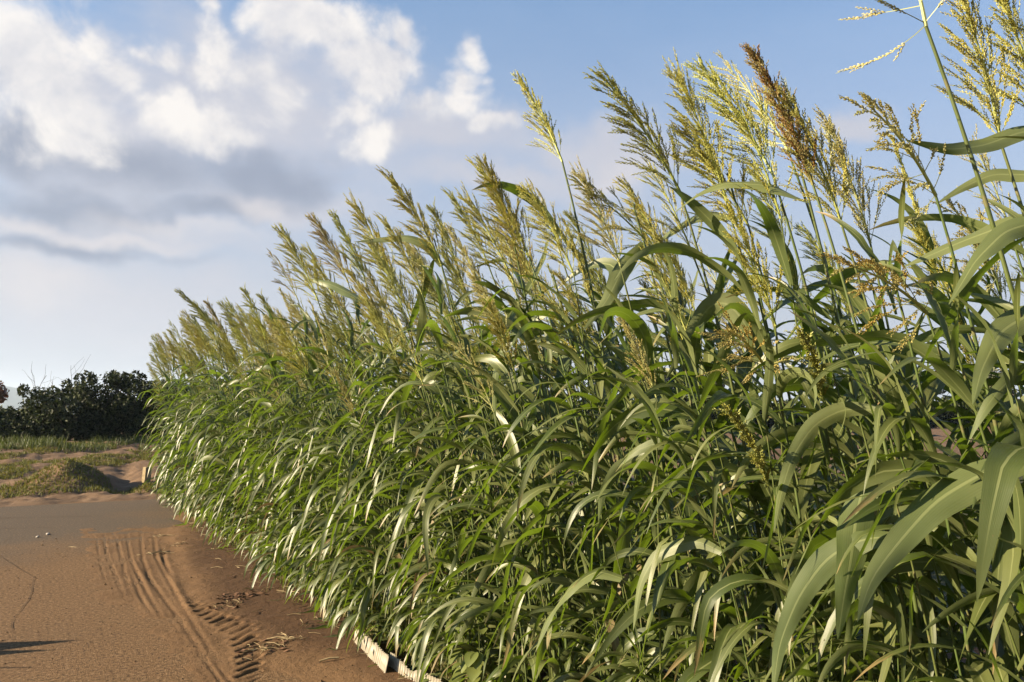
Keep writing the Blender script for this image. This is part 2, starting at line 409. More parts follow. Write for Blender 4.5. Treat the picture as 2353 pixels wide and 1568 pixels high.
def seg_dist(X, Y, pts):
    """distance to a polyline and the fraction along it"""
    best = np.full(X.shape, 1e9); along = np.zeros(X.shape); L = 0
    for (a, b) in zip(pts[:-1], pts[1:]):
        a = np.asarray(a[:2]); b = np.asarray(b[:2]); ab = b-a; l = np.linalg.norm(ab)
        tt = np.clip(((X-a[0])*ab[0]+(Y-a[1])*ab[1])/(l*l+1e-9), 0, 1)
        d = np.hypot(X-a[0]-tt*ab[0], Y-a[1]-tt*ab[1])
        k = d < best; best = np.where(k, d, best); along = np.where(k, L+tt*l, along); L += l
    return best, along/max(L, 1e-6)
def rg(x, y): return on_z(x*0.27342, 1139.7+y*0.27342)     # a point of the lower-left ground detail
rutlines = [([(725, 280), (815, 370), (830, 480), (860, 620), (905, 800), (940, 900)], 0.016, 0.6),
            ([(875, 310), (880, 400), (905, 520), (960, 640), (1020, 800), (1065, 905)], 0.020, 1.0),
            ([(935, 300), (990, 380), (1010, 480), (1035, 560), (1045, 650), (1110, 860)], 0.022, 1.0),
            ([(1065, 270), (1075, 400), (1100, 530), (1150, 650), (1230, 800), (1310, 940), (1400, 1100), (1500, 1280)], 0.022, 1.0),
            ([(1110, 660), (1170, 830), (1225, 930), (1305, 1035)], 0.020, 1.0),
            ([(1185, 265), (1185, 370), (1200, 540), (1255, 690), (1330, 800), (1400, 900), (1480, 1000), (1600, 1180), (1740, 1400), (1870, 1590)], 0.024, 1.0),
            ([(1285, 270), (1300, 400), (1310, 520), (1380, 650), (1450, 780), (1540, 940), (1650, 1110), (1760, 1290), (1900, 1510), (1960, 1600)], 0.024, 0.9),
            ([(1360, 420), (1380, 560), (1440, 690), (1470, 760)], 0.03, 1.2),
            ([(1655, 1290), (1760, 1440), (1860, 1580), (1990, 1800)], 0.012, 0.9),
            ([(1780, 1370), (1860, 1480), (1950, 1580), (2100, 1800)], 0.012, 0.9)]
ridges = [([(1420, 640), (1480, 770), (1540, 880), (1590, 980), (1640, 1060)], 0.035, 0.9), ([(1110, 520), (1230, 740), (1300, 880)], 0.02, 0.6)]
bars = []
bl = [(1590, 920), (1620, 947), (1655, 985), (1700, 1015), (1750, 1045), (1790, 1075), (1850, 1097), (1880, 1140), (1960, 1168), (1972, 1217), (1985, 1265), (2010, 1312),
      (2010, 1366), (2028, 1420), (2028, 1476), (2012, 1532), (2060, 1600), (2080, 1680)]
for i, (a, b) in enumerate(bl):
    k = min(1.0, i/9.0); bars.append([rg(a, b), rg(a+45+110*k, b-8-52*k)])
def verge_edge(Y):
    """x of the boundary between asphalt and dirt"""
    pts = [(2.2, 1.75), (4.3, 1.22), (5.2, 0.92), (6.2, 0.80), (7.4, 0.62), (9.2, 0.72), (10.4, 1.02), (11.2, 1.40), (12.5, 1.68), (14.8, 1.86)]
    return np.interp(Y, [p[0] for p in pts], [p[1] for p in pts])
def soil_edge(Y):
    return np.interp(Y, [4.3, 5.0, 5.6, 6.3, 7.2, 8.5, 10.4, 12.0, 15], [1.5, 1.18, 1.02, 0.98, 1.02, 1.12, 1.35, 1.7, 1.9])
def verge_z(X, Y):
    d = X - verge_edge(Y) + 0.55*fbm(X*1.3, Y*1.3, 4, 3)
    z = -0.018 + 0.10*np.clip(d+0.05, 0, 0.5) - 0.03*np.clip(d-0.25, 0, 3)*0
    z = np.minimum(z, 0.028) + 0.012*fbm(X*2.2, Y*2.2, 4, 9) + 0.010*fbm(X*11, Y*11, 4, 5)*np.clip(d*3, 0, 1)
    lift = np.full(X.shape, 1e9)
    for pts, w, amp in rutlines[:-2]: lift = np.minimum(lift, seg_dist(X, Y, [rg(*p) for p in pts])[0])
    z = np.where(lift < 9, z + (0.0055-z)*np.exp(-(lift/0.17)**4)*(0.82+0.9*fbm(X*5, Y*5, 3, 21)), z)
    for pts, w, amp in rutlines:
        P = [rg(*p) for p in pts]; D, s = seg_dist(X, Y, P)
        fade = np.clip(np.minimum(s, 1-s)*2.6, 0, 1)**0.8; w = w*0.62
        n = 0.27+0.22*vnoise(X*2.5, Y*2.5, 11)
        z = z + fade*amp*n*(-0.016*np.exp(-(D/w)**2) + 0.006*np.exp(-((D-2.0*w)/(0.9*w))**2)) 
    for pts, w, amp in ridges:
        P = [rg(*p) for p in pts]; D, s = seg_dist(X, Y, P); z = z + np.clip(np.minimum(s, 1-s)*6, 0, 1)*amp*0.010*np.exp(-(D/w)**2)
    for i, P in enumerate(bars):
        D, s = seg_dist(X, Y, P); z = z - 0.012*(0.2+1.3*vnoise(X*8, Y*8, 31))*np.exp(-(D/0.014)**4) + 0.006*np.exp(-((D-0.04)/0.015)**2)
    return z
vx = axis((0.1, 2.3, 0.0125), (2.3, 5.6, 0.1)); vy = axis((-3, 3.6, 0.1), (3.6, 9.0, 0.0125), (9.0, 15.4, 0.03))
v = obj('dirt_verge', plane_mesh('dirt_verge', vx, vy, verge_z, M['dirt'], lambda X, Y: X-soil_edge(Y))); tag(v, kind='structure')

def road():
    xs = axis((-1.9, 3.0, 0.25), (3.0, 31, 2.0)); b = MB()
    def sheet(x0, x1, y0, y1, nx, ny):
        X, Y = np.meshgrid(np.linspace(x0, x1, nx), np.linspace(y0, y1, ny), indexing='ij')
        b.add(np.stack([X, Y, 0*X], -1).reshape(-1, 3), grid_quads(nx, ny))
    sheet(-1.9, 1.95, -6, 14.9, 20, 80)
    sheet(-30, -1.9, 10.6, 14.9, 20, 10); sheet(1.95, 30, 12.9, 14.9, 20, 4)
    o = obj('road', b.mesh('road', M['road'])); tag(o, kind='structure')
    c = MB()
    cr = [[(-400, 205), (0, 188), (300, 182), (600, 175), (880, 168)], [(-300, 290), (0, 275), (250, 272), (480, 262)], [(620, 248), (700, 244)],
          [(0, 510), (60, 545), (100, 572), (200, 635), (290, 690), (280, 740), (268, 790), (240, 870), (200, 930), (150, 1000), (112, 1060), (92, 1170)],
          [(290, 690), (340, 672), (400, 660)], [(-60, 470), (0, 510)], [(20, 400), (60, 370), (110, 345)]]
    for q, pl in enumerate(cr):
        P = np.array([rg(*p) for p in pl])
        # resample with a little wander
        L = np.concatenate([[0], np.cumsum(np.linalg.norm(np.diff(P, axis=0), axis=1))]); s = np.arange(0, L[-1], 0.04)
        Q = np.stack([np.interp(s, L, P[:, k]) for k in range(3)], 1)
        Q[:, :2] += 0.02*np.stack([fbm(s*6, s*0+q, 3, 4), fbm(s*6, s*0+q+9, 3, 8)], 1)
        T = nrm(np.gradient(Q, axis=0)); S = np.stack([-T[:, 1], T[:, 0], 0*T[:, 0]], 1)
        w = (0.0022 if q > 1 else 0.011)*(0.5+1.0*vnoise(s*5, s*0+q, 3))*np.clip(np.minimum(s, L[-1]-s)*6, 0.1, 1)
        V = np.stack([Q-S*w[:, None], Q+S*w[:, None]], 1); V[..., 2] = 0.0035
        c.add(V.reshape(-1, 3), grid_quads(len(s), 2)[:, ::-1])
    k = obj('road_crack', c.mesh('road_crack', M['crack']), o)
road()

mound_c = on_z(150, 1105); mound_c = np.array([mound_c[0], 17.3])
mc = on_y(150, 1110, 17.2)
def slope_z(X, Y):
    z = 0.62*np.clip((Y-15.0)/11.0, 0, 1)**0.9 - 0.03 + 0.10*fbm(X*0.5, Y*0.5, 4, 2)*np.clip((Y-15)/2, 0.1, 1)
    z = z + 0.20*fbm(X*1.7, Y*1.7, 5, 6)*np.clip((Y-14.9)/0.6, 0, 1) + 0.06*fbm(X*7, Y*7, 3, 12)*np.clip((Y-14.9)/0.6, 0, 1)
    z = z + 0.42*np.exp(-((X-mc[0]-0.1)/0.60)**2-((Y-17.3)/0.8)**2)*(1+0.35*fbm(X*3, Y*3, 3, 4))
    e = 14.95 + 0.55*fbm(X*0.9, Y*0.0+2, 4, 1)
    z = z + np.clip((Y-e)/0.25, -1, 0)*0.06
    z = z - 0.10*np.exp(-((X-mc[0]-0.95-0.10*(Y-17))/0.22)**2)*np.clip((Y-15.4)/1, 0, 1)*np.clip((22-Y)/3, 0, 1)
    return z
sx = axis((-60, -8, 2.0), (-8, 8, 0.06), (8, 80, 2.0)); sy = axis((14.3, 20, 0.06), (20, 28, 0.15), (28, 80, 2.0))
s_ = obj('slope', plane_mesh('slope', sx, sy, slope_z, M['fardirt'])); tag(s_, kind='structure')

def hill():
    xs = np.linspace(-2600, 1500, 180); ys = np.linspace(2600, 3600, 12)
    def z(X, Y):
        r = np.clip((Y-2600)/400, 0, 1)
        prof = 62 + 55*np.exp(-((X+420)/420)**2) + 45*fbm(X*0.002, X*0+1, 4, 5) - 40*np.clip((X+50)/500, 0, 1)
        return -2 + r*np.maximum(prof, 12) + 16*fbm(X*0.01, Y*0.01, 4, 8)*r
    o = obj('hill', plane_mesh('hill', xs, ys, z, M['hillmat'])); tag(o, kind='structure')
hill()

# ------------------------------------------------------------------ sorghum
WIND = np.array([-0.92, 0.22, 0.0])
Z = np.array([0, 0, 1.0])
def leaf(p, az, a0, L, W, droop, wind, twist, seed, nseg=15, wave=0.10, dry=False):
    r = np.random.default_rng(seed)
    d = np.array([math.sin(a0)*math.cos(az), math.sin(a0)*math.sin(az), math.cos(a0)])
    S = nrm(np.cross(Z, d)); P = np.array(p, float); ds = L/nseg
    curl, cph = r.normal(0, 1.5), r.uniform(0, 6.28)
    kink = r.uniform(0.35, 0.8) if r.random() < 0.22 else 9
    Ps, Ss, Ns = [], [], []
    for i in range(nseg+1):
        s = i/nseg
        N = nrm(np.cross(d, S)); tw = twist*s**1.6 + 0.25*math.sin(s*5+seed)
        Ps.append(P.copy()); Ss.append(S*math.cos(tw)+N*math.sin(tw)); Ns.append(N*math.cos(tw)-S*math.sin(tw))
        P = P + d*ds
        g = droop*(0.35+1.5*s)*(3.5 if abs(s-kink) < 0.6/nseg else 1.0)
        d = nrm(d + ds*(-Z*g + WIND*wind*(0.3+s) + r.normal(0, 0.35, 3)*0.8 + S*curl*math.sin(4.5*s+cph) + N*1.6*math.sin(5.5*s+2*cph)*s))
        S = nrm(S - d*np.dot(S, d))
        if P[2] < 0.03: P[2] = 0.03; d[2] = abs(d[2])*0.1; d = nrm(d)
    Ps, Ss, Ns = map(np.array, (Ps, Ss, Ns))
    s = np.linspace(0, 1, nseg+1)
    w = 0.5*W*np.clip(0.42+s*2.6, 0, 1)*np.clip((1-s)/0.62, 0, 1)**0.72
    w[-1] = 0.0006
    c = np.array([-1, -0.55, 0, 0.55, 1.0])
    fold = r.uniform(0.15, 0.5)*(1-0.6*s)
    ph, fr = r.uniform(0, 6.28), r.uniform(14, 24)
    rip = wave*np.sin(fr*s+ph)*np.sin(math.pi*np.clip(s*1.2, 0, 1))
    rip2 = wave*np.sin(fr*0.83*s+ph*2.3)*np.sin(math.pi*np.clip(s*1.2, 0, 1))
    lift = fold[:, None]*np.abs(c)[None]*w[:, None]
    lift[:, 0] += rip*W; lift[:, 1] += rip*W*0.4; lift[:, 4] += rip2*W; lift[:, 3] += rip2*W*0.4
    V = Ps[:, None] + Ss[:, None]*(c[None]*w[:, None])[..., None] + Ns[:, None]*lift[..., None]
    uv = np.stack([np.broadcast_to((c+1)/2, (nseg+1, 5)), np.broadcast_to(s[:, None], (nseg+1, 5))], -1)
    me = mesh('leaf', V.reshape(-1, 3), grid_quads(nseg+1, 5), M['dryleaf' if dry else 'leaf'], uv.reshape(-1, 2))
    return me
def stalk_path(H, lean_deg, az, x0=(0, 0), n=16, power=1.15):
    t = np.linspace(0, 1, n); th = R(lean_deg)*t**power
    z = np.concatenate([[0], np.cumsum(np.cos((th[1:]+th[:-1])/2))])*H/(n-1)
    r = np.concatenate([[0], np.cumsum(np.sin((th[1:]+th[:-1])/2))])*H/(n-1)
    P = np.stack([x0[0]+r*math.cos(az), x0[1]+r*math.sin(az), z], 1)
    return P, th
WAZ = math.atan2(WIND[1], WIND[0])
def stalk_mesh(P, r0, r1):
    n = len(P); t = np.linspace(0, 1, n)
    tt = np.linspace(0, 1, n*3); PP = np.stack([np.interp(tt, t, P[:, k]) for k in range(3)], 1)
    r = r0+(r1-r0)*tt
    fr = np.abs((tt*9) % 1-0.5); r = r*(1+0.16*np.exp(-(fr/0.05)**2))
    V, Q, u = tube(PP, r, 7)
    return mesh('stalk', V, Q, M['stalk'], u)
SPK = np.array([[0, 0, -0.5], [1, 0, -0.08], [0, 1, -0.08], [-1, 0, -0.08], [0, -1, -0.08], [0, 0, 0.5]])
SPF = np.array([[0, 2, 1], [0, 3, 2], [0, 4, 3], [0, 1, 4], [5, 1, 2], [5, 2, 3], [5, 3, 4], [5, 4, 1]])
def panicle(seed, L, nb, blen, spread, dens, lean, wind, spk=0.0082):
    """seed head standing on the origin, axis leaning with the wind; returns one mesh"""
    r = np.random.default_rng(seed); b = MB()
    n = 10; t = np.linspace(0, 1, n)
    th = lean + 0.25*t
    ax = np.stack([np.concatenate([[0], np.cumsum(np.sin(th[1:]))])*L/(n-1)*math.cos(WAZ), np.concatenate([[0], np.cumsum(np.sin(th[1:]))])*L/(n-1)*math.sin(WAZ),
                   np.concatenate([[0], np.cumsum(np.cos(th[1:]))])*L/(n-1)], 1)
    V, Q, u = tube(ax, 0.0042*(1-0.72*t), 5); b.add(V, Q, u*0)
    cen, dirs, sc, rp = [], [], [], []
    whorls = 9
    def ear(c0, d, ln, tone, ripe):
        m = max(4, int(ln/(spk*0.42))); dd = d
        c = c0.copy()
        e1 = nrm(np.cross(dd, [0.4, 0.2, 0.9])); e2 = np.cross(dd, e1); a0 = r.uniform(0, 6.28)
        for y in range(m):
            a = a0+y*2.4; k = math.sin(math.pi*min(1, 0.2+0.8*y/m))
            off = (e1*math.cos(a)+e2*math.sin(a))
            cen.append(c+off*0.0022*k); dirs.append(nrm(dd+off*0.42+r.normal(0, 0.1, 3))); sc.append(r.uniform(0.75, 1.1)*(0.7+0.4*k)); rp.append((np.clip(tone+r.normal(0, 0.12), 0, 1), ripe))
            c = c+dd*spk*0.42; dd = nrm(dd+r.normal(0, 0.02, 3)+WIND*wind*0.012+np.array([0, 0, -0.004]))
    for k in range(nb):
        wq = min(whorls-1, int(whorls*(k/nb)**0.9)); f = np.clip(0.02+0.90*wq/(whorls-1)+r.normal(0, 0.025), 0, 0.97)
        p = np.array([np.interp(f, t, ax[:, q]) for q in range(3)])
        tan = nrm(np.array([np.interp(min(1, f+0.05), t, ax[:, q])-np.interp(max(0, f-0.05), t, ax[:, q]) for q in range(3)]))
        phi = k*2.399+r.normal(0, 0.3)
        e1 = nrm(np.cross(tan, [0.3, 0.9, 0.1])); e2 = np.cross(tan, e1)
        rad = e1*math.cos(phi)+e2*math.sin(phi)
        a = spread*r.uniform(0.5, 1.3)*(1.0-0.45*f)
        d = nrm(tan*math.cos(a)+rad*math.sin(a))
        bl = blen*(1.0-0.60*f)*r.uniform(0.65, 1.2)
        m = 7; pts = [p]; dd = d
        for q in range(m):
            dd = nrm(dd + (WIND*wind + np.array([0, 0, -0.22]))*(bl/m)*5.0*(0.3+q/m) + r.normal(0, 0.03, 3)); pts.append(pts[-1]+dd*bl/m)
        pts = np.array(pts); cum = np.linspace(0, 1, m+1)
        V, Q, u = tube(pts, np.linspace(0.0011, 0.0006, m+1), 3); b.add(V, Q, u*0)
        at = lambda s_: np.array([np.interp(s_, cum, pts[:, w_]) for w_ in range(3)])
        tone = r.random()*0.85
        st = r.uniform(0.25, 0.5); c0 = at(st)
        for (s0, s1) in ((st, (st+1)/2), ((st+1)/2, 1.0)):
            v_ = at(s1)-at(s0); ear(at(s0), nrm(v_), np.linalg.norm(v_), tone, 0.2+0.8*s1)
        for q in range(max(2, int(r.normal(3.4, 0.8)*dens*(0.5+bl/0.16)))):
            s0 = r.uniform(0.12, 0.75); d1 = nrm(at(min(1, s0+0.12))-at(s0)+0.0)
            d1 = nrm(d1+r.normal(0, 0.20, 3))
            ear(at(s0)+d1*0.006, d1, r.uniform(0.022, 0.05)*(0.6+0.5*bl/0.12), tone, 0.2+0.8*s0)
    ear(ax[-1]-nrm(ax[-1]-ax[-2])*0.02, nrm(ax[-1]-ax[-2]), 0.05, 0.4, 1.0)
    cen, dirs, sc, rp = map(np.array, (cen, dirs, sc, rp))
    S = nrm(np.cross(dirs, [0.2, 0.1, 0.97])); T = np.cross(dirs, S)
    ln = spk*sc; wd = spk*0.21*sc
    V = cen[:, None]+S[:, None]*(SPK[None, :, 0:1]*wd[:, None, None])+T[:, None]*(SPK[None, :, 1:2]*wd[:, None, None])+dirs[:, None]*(SPK[None, :, 2:3]*ln[:, None, None])
    F = (SPF[None]+6*np.arange(len(cen))[:, None, None]).reshape(-1, 3)
    b.add(V.reshape(-1, 3), F, np.repeat(rp, 6, 0))
    return b.mesh('seed_head', M['panicle'], smooth=False)
PAN = {'wide': [panicle(150, 0.42, 30, 0.25, R(66), 0.8, R(20), 0.9)],
       'bushy': [panicle(100+i, 0.36, 50, 0.18, R(30), 1.0, R(20), 0.95) for i in range(3)],
       'plume': [panicle(120+i, 0.36, 46, 0.15, R(22), 1.0, R(20), 0.6) for i in range(3)],
       'open': [panicle(140+i, 0.40, 28, 0.19, R(36), 0.75, R(20), 0.8) for i in range(3)],
       'dense': [panicle(160+i, 0.34, 50, 0.13, R(20), 1.3, R(16), 0.25) for i in range(2)],
       'narrow': [panicle(180+i, 0.34, 36, 0.09, R(9), 1.0, R(12), 0.1) for i in range(2)]}
GOLD = [(0.4158, 0.4200, 0.0862), (0.3780, 0.4144, 0.0862), (0.4536, 0.4480, 0.1265), (0.3618, 0.4032, 0.0978), (0.4104, 0.3864, 0.0805)]
BROWN = (0.20, 0.11, 0.035); PALE = (0.4680, 0.4485, 0.2106); GREENY = (0.2964, 0.3198, 0.0780); TAN = (0.3744, 0.3042, 0.1014)

class Proto:
    def __init__(s): s.parts = []; s.end = None; s.ends = []      # (name, mesh) and the end of the main stalk
def make_proto(seed, H, lean, nleaf, tillers, low, wide=1.0, az_spread=1.0, upright=0.0, leaf_from=0.10, leaf_to=0.86, ll=(0.50, 0.86), dr=1.0, tall=0.0):
    r = np.random.default_rng(seed); pr = Proto()
    def one(H, lean, az, x0, nl, wscale, zlo, r0, top=True):
        P, th = stalk_path(H, lean, az, x0); n = len(P); t = np.linspace(0, 1, n)
        pr.parts.append(('stalk', stalk_mesh(P, r0, r0*0.42)))
        for k in range(nl):
            f = zlo+(leaf_to-zlo)*((k+r.uniform(-0.3, 0.3))/max(1, nl-1)); f = np.clip(f, 0.04, 0.9)
            p = [np.interp(f, t, P[:, q]) for q in range(3)]
            # blades mostly swing to the open, windward side of the road
            if r.random() < 0.72: azl = WAZ + r.normal(0, 0.92*az_spread)
            else: azl = r.uniform(0, 6.283)
            a0 = R(r.uniform(24, 52))+R(12)*(1-f)
            mid = math.sin(math.pi*np.clip(0.15+0.8*f, 0, 1))
            L = r.uniform(*ll)*(0.62+0.45*mid)*(H/2.3)**0.4
            W = r.uniform(0.034, 0.058)*(0.65+0.45*mid)*wscale
            pr.parts.append(('leaf', leaf(p, azl, a0, L, W, dr*r.uniform(2.0, 5.0)*(1.55-0.75*f)*(1-upright*f), r.uniform(0.3, 3.2), r.normal(0, 1.7), int(r.integers(1e9)), wave=r.uniform(0.03, 0.12), dry=f < 0.35 and r.random() < 0.10)))
        # the youngest blade, still half rolled round the top of the stalk
        if not top: pr.parts.append(('leaf', leaf([np.interp(0.95, t, P[:, q]) for q in range(3)], WAZ+r.normal(0, 1.2), R(r.uniform(8, 26)), r.uniform(0.26, 0.42)*(H/2.3)**0.5, r.uniform(0.022, 0.034)*wscale, r.uniform(1.0, 3.0), r.uniform(0.5, 2.5), r.normal(0, 1), int(r.integers(1e9)))))
        return P
    P = one(H, lean, WAZ+r.normal(0, 0.12), (0, 0), nleaf, wide, leaf_from, 0.0085)
    pr.end = P[-1]; pr.H = H
    for k in range(tillers):
        h = r.uniform(1.75, 2.2) if k < tall else r.uniform(0.4, 1.35); a = r.uniform(0, 6.283); q = r.uniform(0.04, 0.13)
        Q_ = one(h, lean*r.uniform(0.7, 1.5), WAZ+r.normal(0, 0.5), (q*math.cos(a), q*math.sin(a)), int(r.integers(6, 9)), 0.78*wide, low, 0.0055, k < tall)
        if k < tall: pr.ends.append(Q_[-1])
    return pr
FRONT = [make_proto(300+i, 2.3, rng.uniform(15, 24), 14, 6, 0.08, 1.0, ll=(0.42, 0.74), dr=1.6, tall=1) for i in range(12)]
BACK = [make_proto(400+i, 2.3, rng.uniform(13, 22), 19, 5, 0.12, 1.1, 1.8, leaf_from=0.14, leaf_to=0.92, tall=2) for i in range(10)]
NEAR = [make_proto(500+i, 2.3, rng.uniform(16, 24), 17, 4, 0.10, 1.12, 1.8, 0.2, leaf_from=0.14, leaf_to=0.95, ll=(0.40, 0.76), dr=1.0, tall=2) for i in range(8)]
HEROP = [make_proto(600+i, 2.3, rng.uniform(15, 19), 8, 0, 0.1, 1.2, 1.1, 0.3, leaf_from=0.3, leaf_to=0.78) for i in range(6)]
BARE = make_proto(650, 2.3, 22, 5, 0, 0.1, 1.2, 1.0, 0.0, leaf_from=0.25, leaf_to=0.55)
TOPS = [leaf((0, 0, 5.0), WAZ+rng.normal(0, 1.0), R(rng.uniform(8, 24)), rng.uniform(0.34, 0.5), rng.uniform(0.026, 0.038), rng.uniform(1.5, 4.0), rng.uniform(0.5, 2.5), rng.normal(0, 1.2), 4000+i) for i in range(10)]
PLANTS = []
def place(pr, loc, rz, sc, label, group, head=None, hcol=None, hscale=1.0, hrot=(0, 0, 0), more=None, tops=False):
    e = empty('sorghum_plant', loc); e.rotation_euler = (0, 0, rz); e.scale = (sc, sc, sc)
    tag(e, label, 'plant', group)
    for nm, me in pr.parts: obj(nm, me, e)
    if head is not None:
        o = obj('seed_head', head, e); o.location = pr.end; o.scale = (hscale,)*3; o.rotation_euler = hrot; o.color = (*hcol, 1)
    for q, (E, hm) in enumerate(zip(pr.ends, more or [])):
        if hm is None: continue
        o = obj('seed_head', hm, e); o.location = E; o.scale = (hscale*0.85,)*3; o.color = (*hcol, 1)
    if tops:
        for q, E in enumerate([pr.end]+pr.ends):
            for w_ in range(2):
                o = obj('leaf', TOPS[int(rng.integers(10))], e); o.location = (E[0], E[1], E[2]-5.0-0.05-0.06*w_)
    PLANTS.append(e)
    return e

# --- the seed heads that stand clear, each measured: tip, foot, plane x of the foot, kind, colour, label
HEROES = [
 ((1185, 165), (1292, 372), 1.85, 'plume', GOLD[0], 'tall sorghum plant whose lone golden plume stands on a long bare stalk against sky'),
 ((1370, 150), (1562, 440), 1.80, 'bushy', GREENY, 'sorghum plant with big bushy olive seed head sweeping left, right of the lone plume'),
 ((1600, 135), (1775, 400), 1.95, 'bushy', GOLD[1], 'sorghum plant with a yellow-green seed head just left of the dark brown one'),
 ((1655, 130), (1810, 345), 2.20, 'open', PALE, 'sorghum plant with a pale greenish loose seed head behind the dark brown one'),
 ((1712, 88), (1868, 425), 1.75, 'dense', BROWN, 'sorghum plant with the darkest rust-brown seed head, topmost of the middle of the row'),
 ((1790, 185), (1935, 520), 1.85, 'bushy', GOLD[2], 'sorghum plant with a golden seed head close right of the dark brown one'),
 ((1890, 250), (2000, 560), 2.25, 'plume', PALE, 'sorghum plant with pale straw seed head between the brown and the sparse open head'),
 ((1972, 210), (2150, 450), 1.80, 'open', PALE, 'sorghum plant with sparse open seed head against blue sky left of the leaning stalk'),
 ((1560, 275), (1720, 520), 2.10, 'bushy', GOLD[4], 'sorghum plant with a dull gold drooping seed head under the big olive one'),
 ((885, 385), (1015, 610), 1.85, 'plume', GOLD[4], 'sorghum plant with brown-hearted golden plume rising highest left of the lone tall plume'),
 ((985, 460), (1065, 660), 2.05, 'plume', GREENY, 'sorghum plant with a slim olive plume close right of the golden one'),
 ((1062, 438), (1180, 650), 1.85, 'bushy', GOLD[2], 'sorghum plant with a wide bushy golden head left of the lone tall plume'),
 ((1140, 455), (1215, 650), 2.0, 'bushy', TAN, 'sorghum plant with a brown-tipped head touching the wide golden one'),
 ((1215, 410), (1290, 590), 2.2, 'open', PALE, 'sorghum plant with a small loose pale head under the lone tall plume'),
 ((1305, 400), (1490, 560), 1.80, 'open', GREENY, 'sorghum plant with a head leaning far left across the stalk of the lone plume'),
 ((715, 490), (800, 650), 2.0, 'bushy', TAN, 'sorghum plant with tan head, the left of the twin heads above the twisted leaf'),
 ((760, 480), (845, 660), 1.85, 'plume', GOLD[3], 'sorghum plant with golden head, the right of the twin heads above the twisted leaf'),
 ((615, 572), (685, 690), 1.85, 'open', TAN, 'sorghum plant with a slender tan head standing free left of the twin heads'),
 ((700, 560), (790, 740), 2.1, 'bushy', GOLD[0], 'sorghum plant with a ragged golden head below the twin heads'),
 ((868, 560), (945, 740), 1.85, 'bushy', GREENY, 'sorghum plant with an olive head under the golden plume of the row middle'),
 ((940, 555), (1020, 700), 2.2, 'bushy', PALE, 'sorghum plant with a fluffy pale head half behind the golden plume'),
 ((404, 662), (500, 765), 1.55, 'plume', GREENY, 'sorghum plant with olive plume leaning far left out of the far row end'),
 ((470, 685), (520, 785), 1.75, 'plume', TAN, 'sorghum plant with small tan plume beside the leaning olive plume near the far end'),
 ((520, 690), (580, 800), 1.7, 'bushy', GOLD[1], 'sorghum plant with a soft golden head, first right of the two leaning far plumes'),
 ((592, 668), (655, 790), 1.8, 'plume', GREENY, 'sorghum plant with a pointed olive plume left of the slender tan head'),
 ((352, 768), (395, 850), 1.62, 'bushy', GOLD[1], 'sorghum plant with the leftmost golden head, at the row end beside the hedge'),
 ((385, 782), (430, 860), 1.70, 'bushy', GOLD[4], 'sorghum plant with a brownish gold head, second from the hedge end of the row'),
 ((2000, -330), (2128, 62), 1.55, 'wide', PALE, 'sorghum plant with thick leaning stalk crossing the upper right, head cut by the top'),
 ((2195, -60), (2300, 330), 1.85, 'bushy', GOLD[2], 'sorghum plant with a big golden head filling the upper right corner'),
 ((2290, -40), (2400, 300), 2.1, 'bushy', GOLD[0], 'sorghum plant with a golden head cut by the right edge, behind the corner one'),
 ((2225, 300), (2330, 560), 2.2, 'open', PALE, 'sorghum plant with a pale head right of the thick leaning stalk'),
 ((2170, 450), (2290, 640), 2.6, 'open', PALE, 'sorghum plant with a loose pale head low at the right edge'),
 ((1660, 915), (1765, 1115), 1.75, 'narrow', GREENY, 'sorghum plant with a tight yellow-green head low among the leaves of the right half'),
 ((1832, 740), (1890, 920), 1.85, 'narrow', GREENY, 'sorghum plant with slim upright yellow-green head at leaf height, right of the folded leaf'),
 ((1655, 745), (1760, 850), 1.8, 'open', TAN, 'sorghum plant with a small golden-brown head below the folded leaf'),
 ((1915, 590), (2130, 720), 1.8, 'open', TAN, 'sorghum plant with a brown-gold head lying almost flat to the left, right of centre'),
]
for i, (tip, foot, x, kd, c, lab) in enumerate(HEROES):
    B = on_x(*foot, x); Lw = None
    # tip: swings to the road by its own lean, found so that it meets its line of sight
    best = None
    for dx in np.linspace(0.0, 0.5, 26):
        T = on_x(*tip, max(0.25, x-dx)); v = T-B; l = np.linalg.norm(v)
        ang = math.acos(np.clip(v[2]/l, -1, 1)); want = abs(math.atan2(v[1], -v[0])) if l > 0 else 0
        cost = abs(l-0.5)*1.5+0.35*abs(v[1]/max(l, .01))+abs(ang-0.5)*0.3
        if best is None or cost < best[0]: best = (cost, v, l)
    v, l = best[1], best[2]
    pr = BARE if B[1] < 2.4 and B[2] > 2.2 else HEROP[i % len(HEROP)]; rz = rng.normal(0, 0.12)
    sc = B[2]/pr.end[2]
    e = Matrix.Rotation(rz, 3, 'Z') @ Vector(pr.end*sc)
    me = random.choice(PAN[kd])
    hgt = np.array([q.co[:] for q in me.vertices[:50]])      # rachis: first 10 rings of 5
    axis_v = hgt[45:50].mean(0)-hgt[0:5].mean(0); al = np.linalg.norm(axis_v)
    q = Vector(axis_v).rotation_difference(Matrix.Rotation(-rz, 3, 'Z') @ Vector(v))
    hs = l/(al+0.05)/sc
    place(pr, (B[0]-e.x, B[1]-e.y, 0), rz, sc, lab, 'sorghum plants with seed heads standing clear', me, c, hs, q.to_euler())

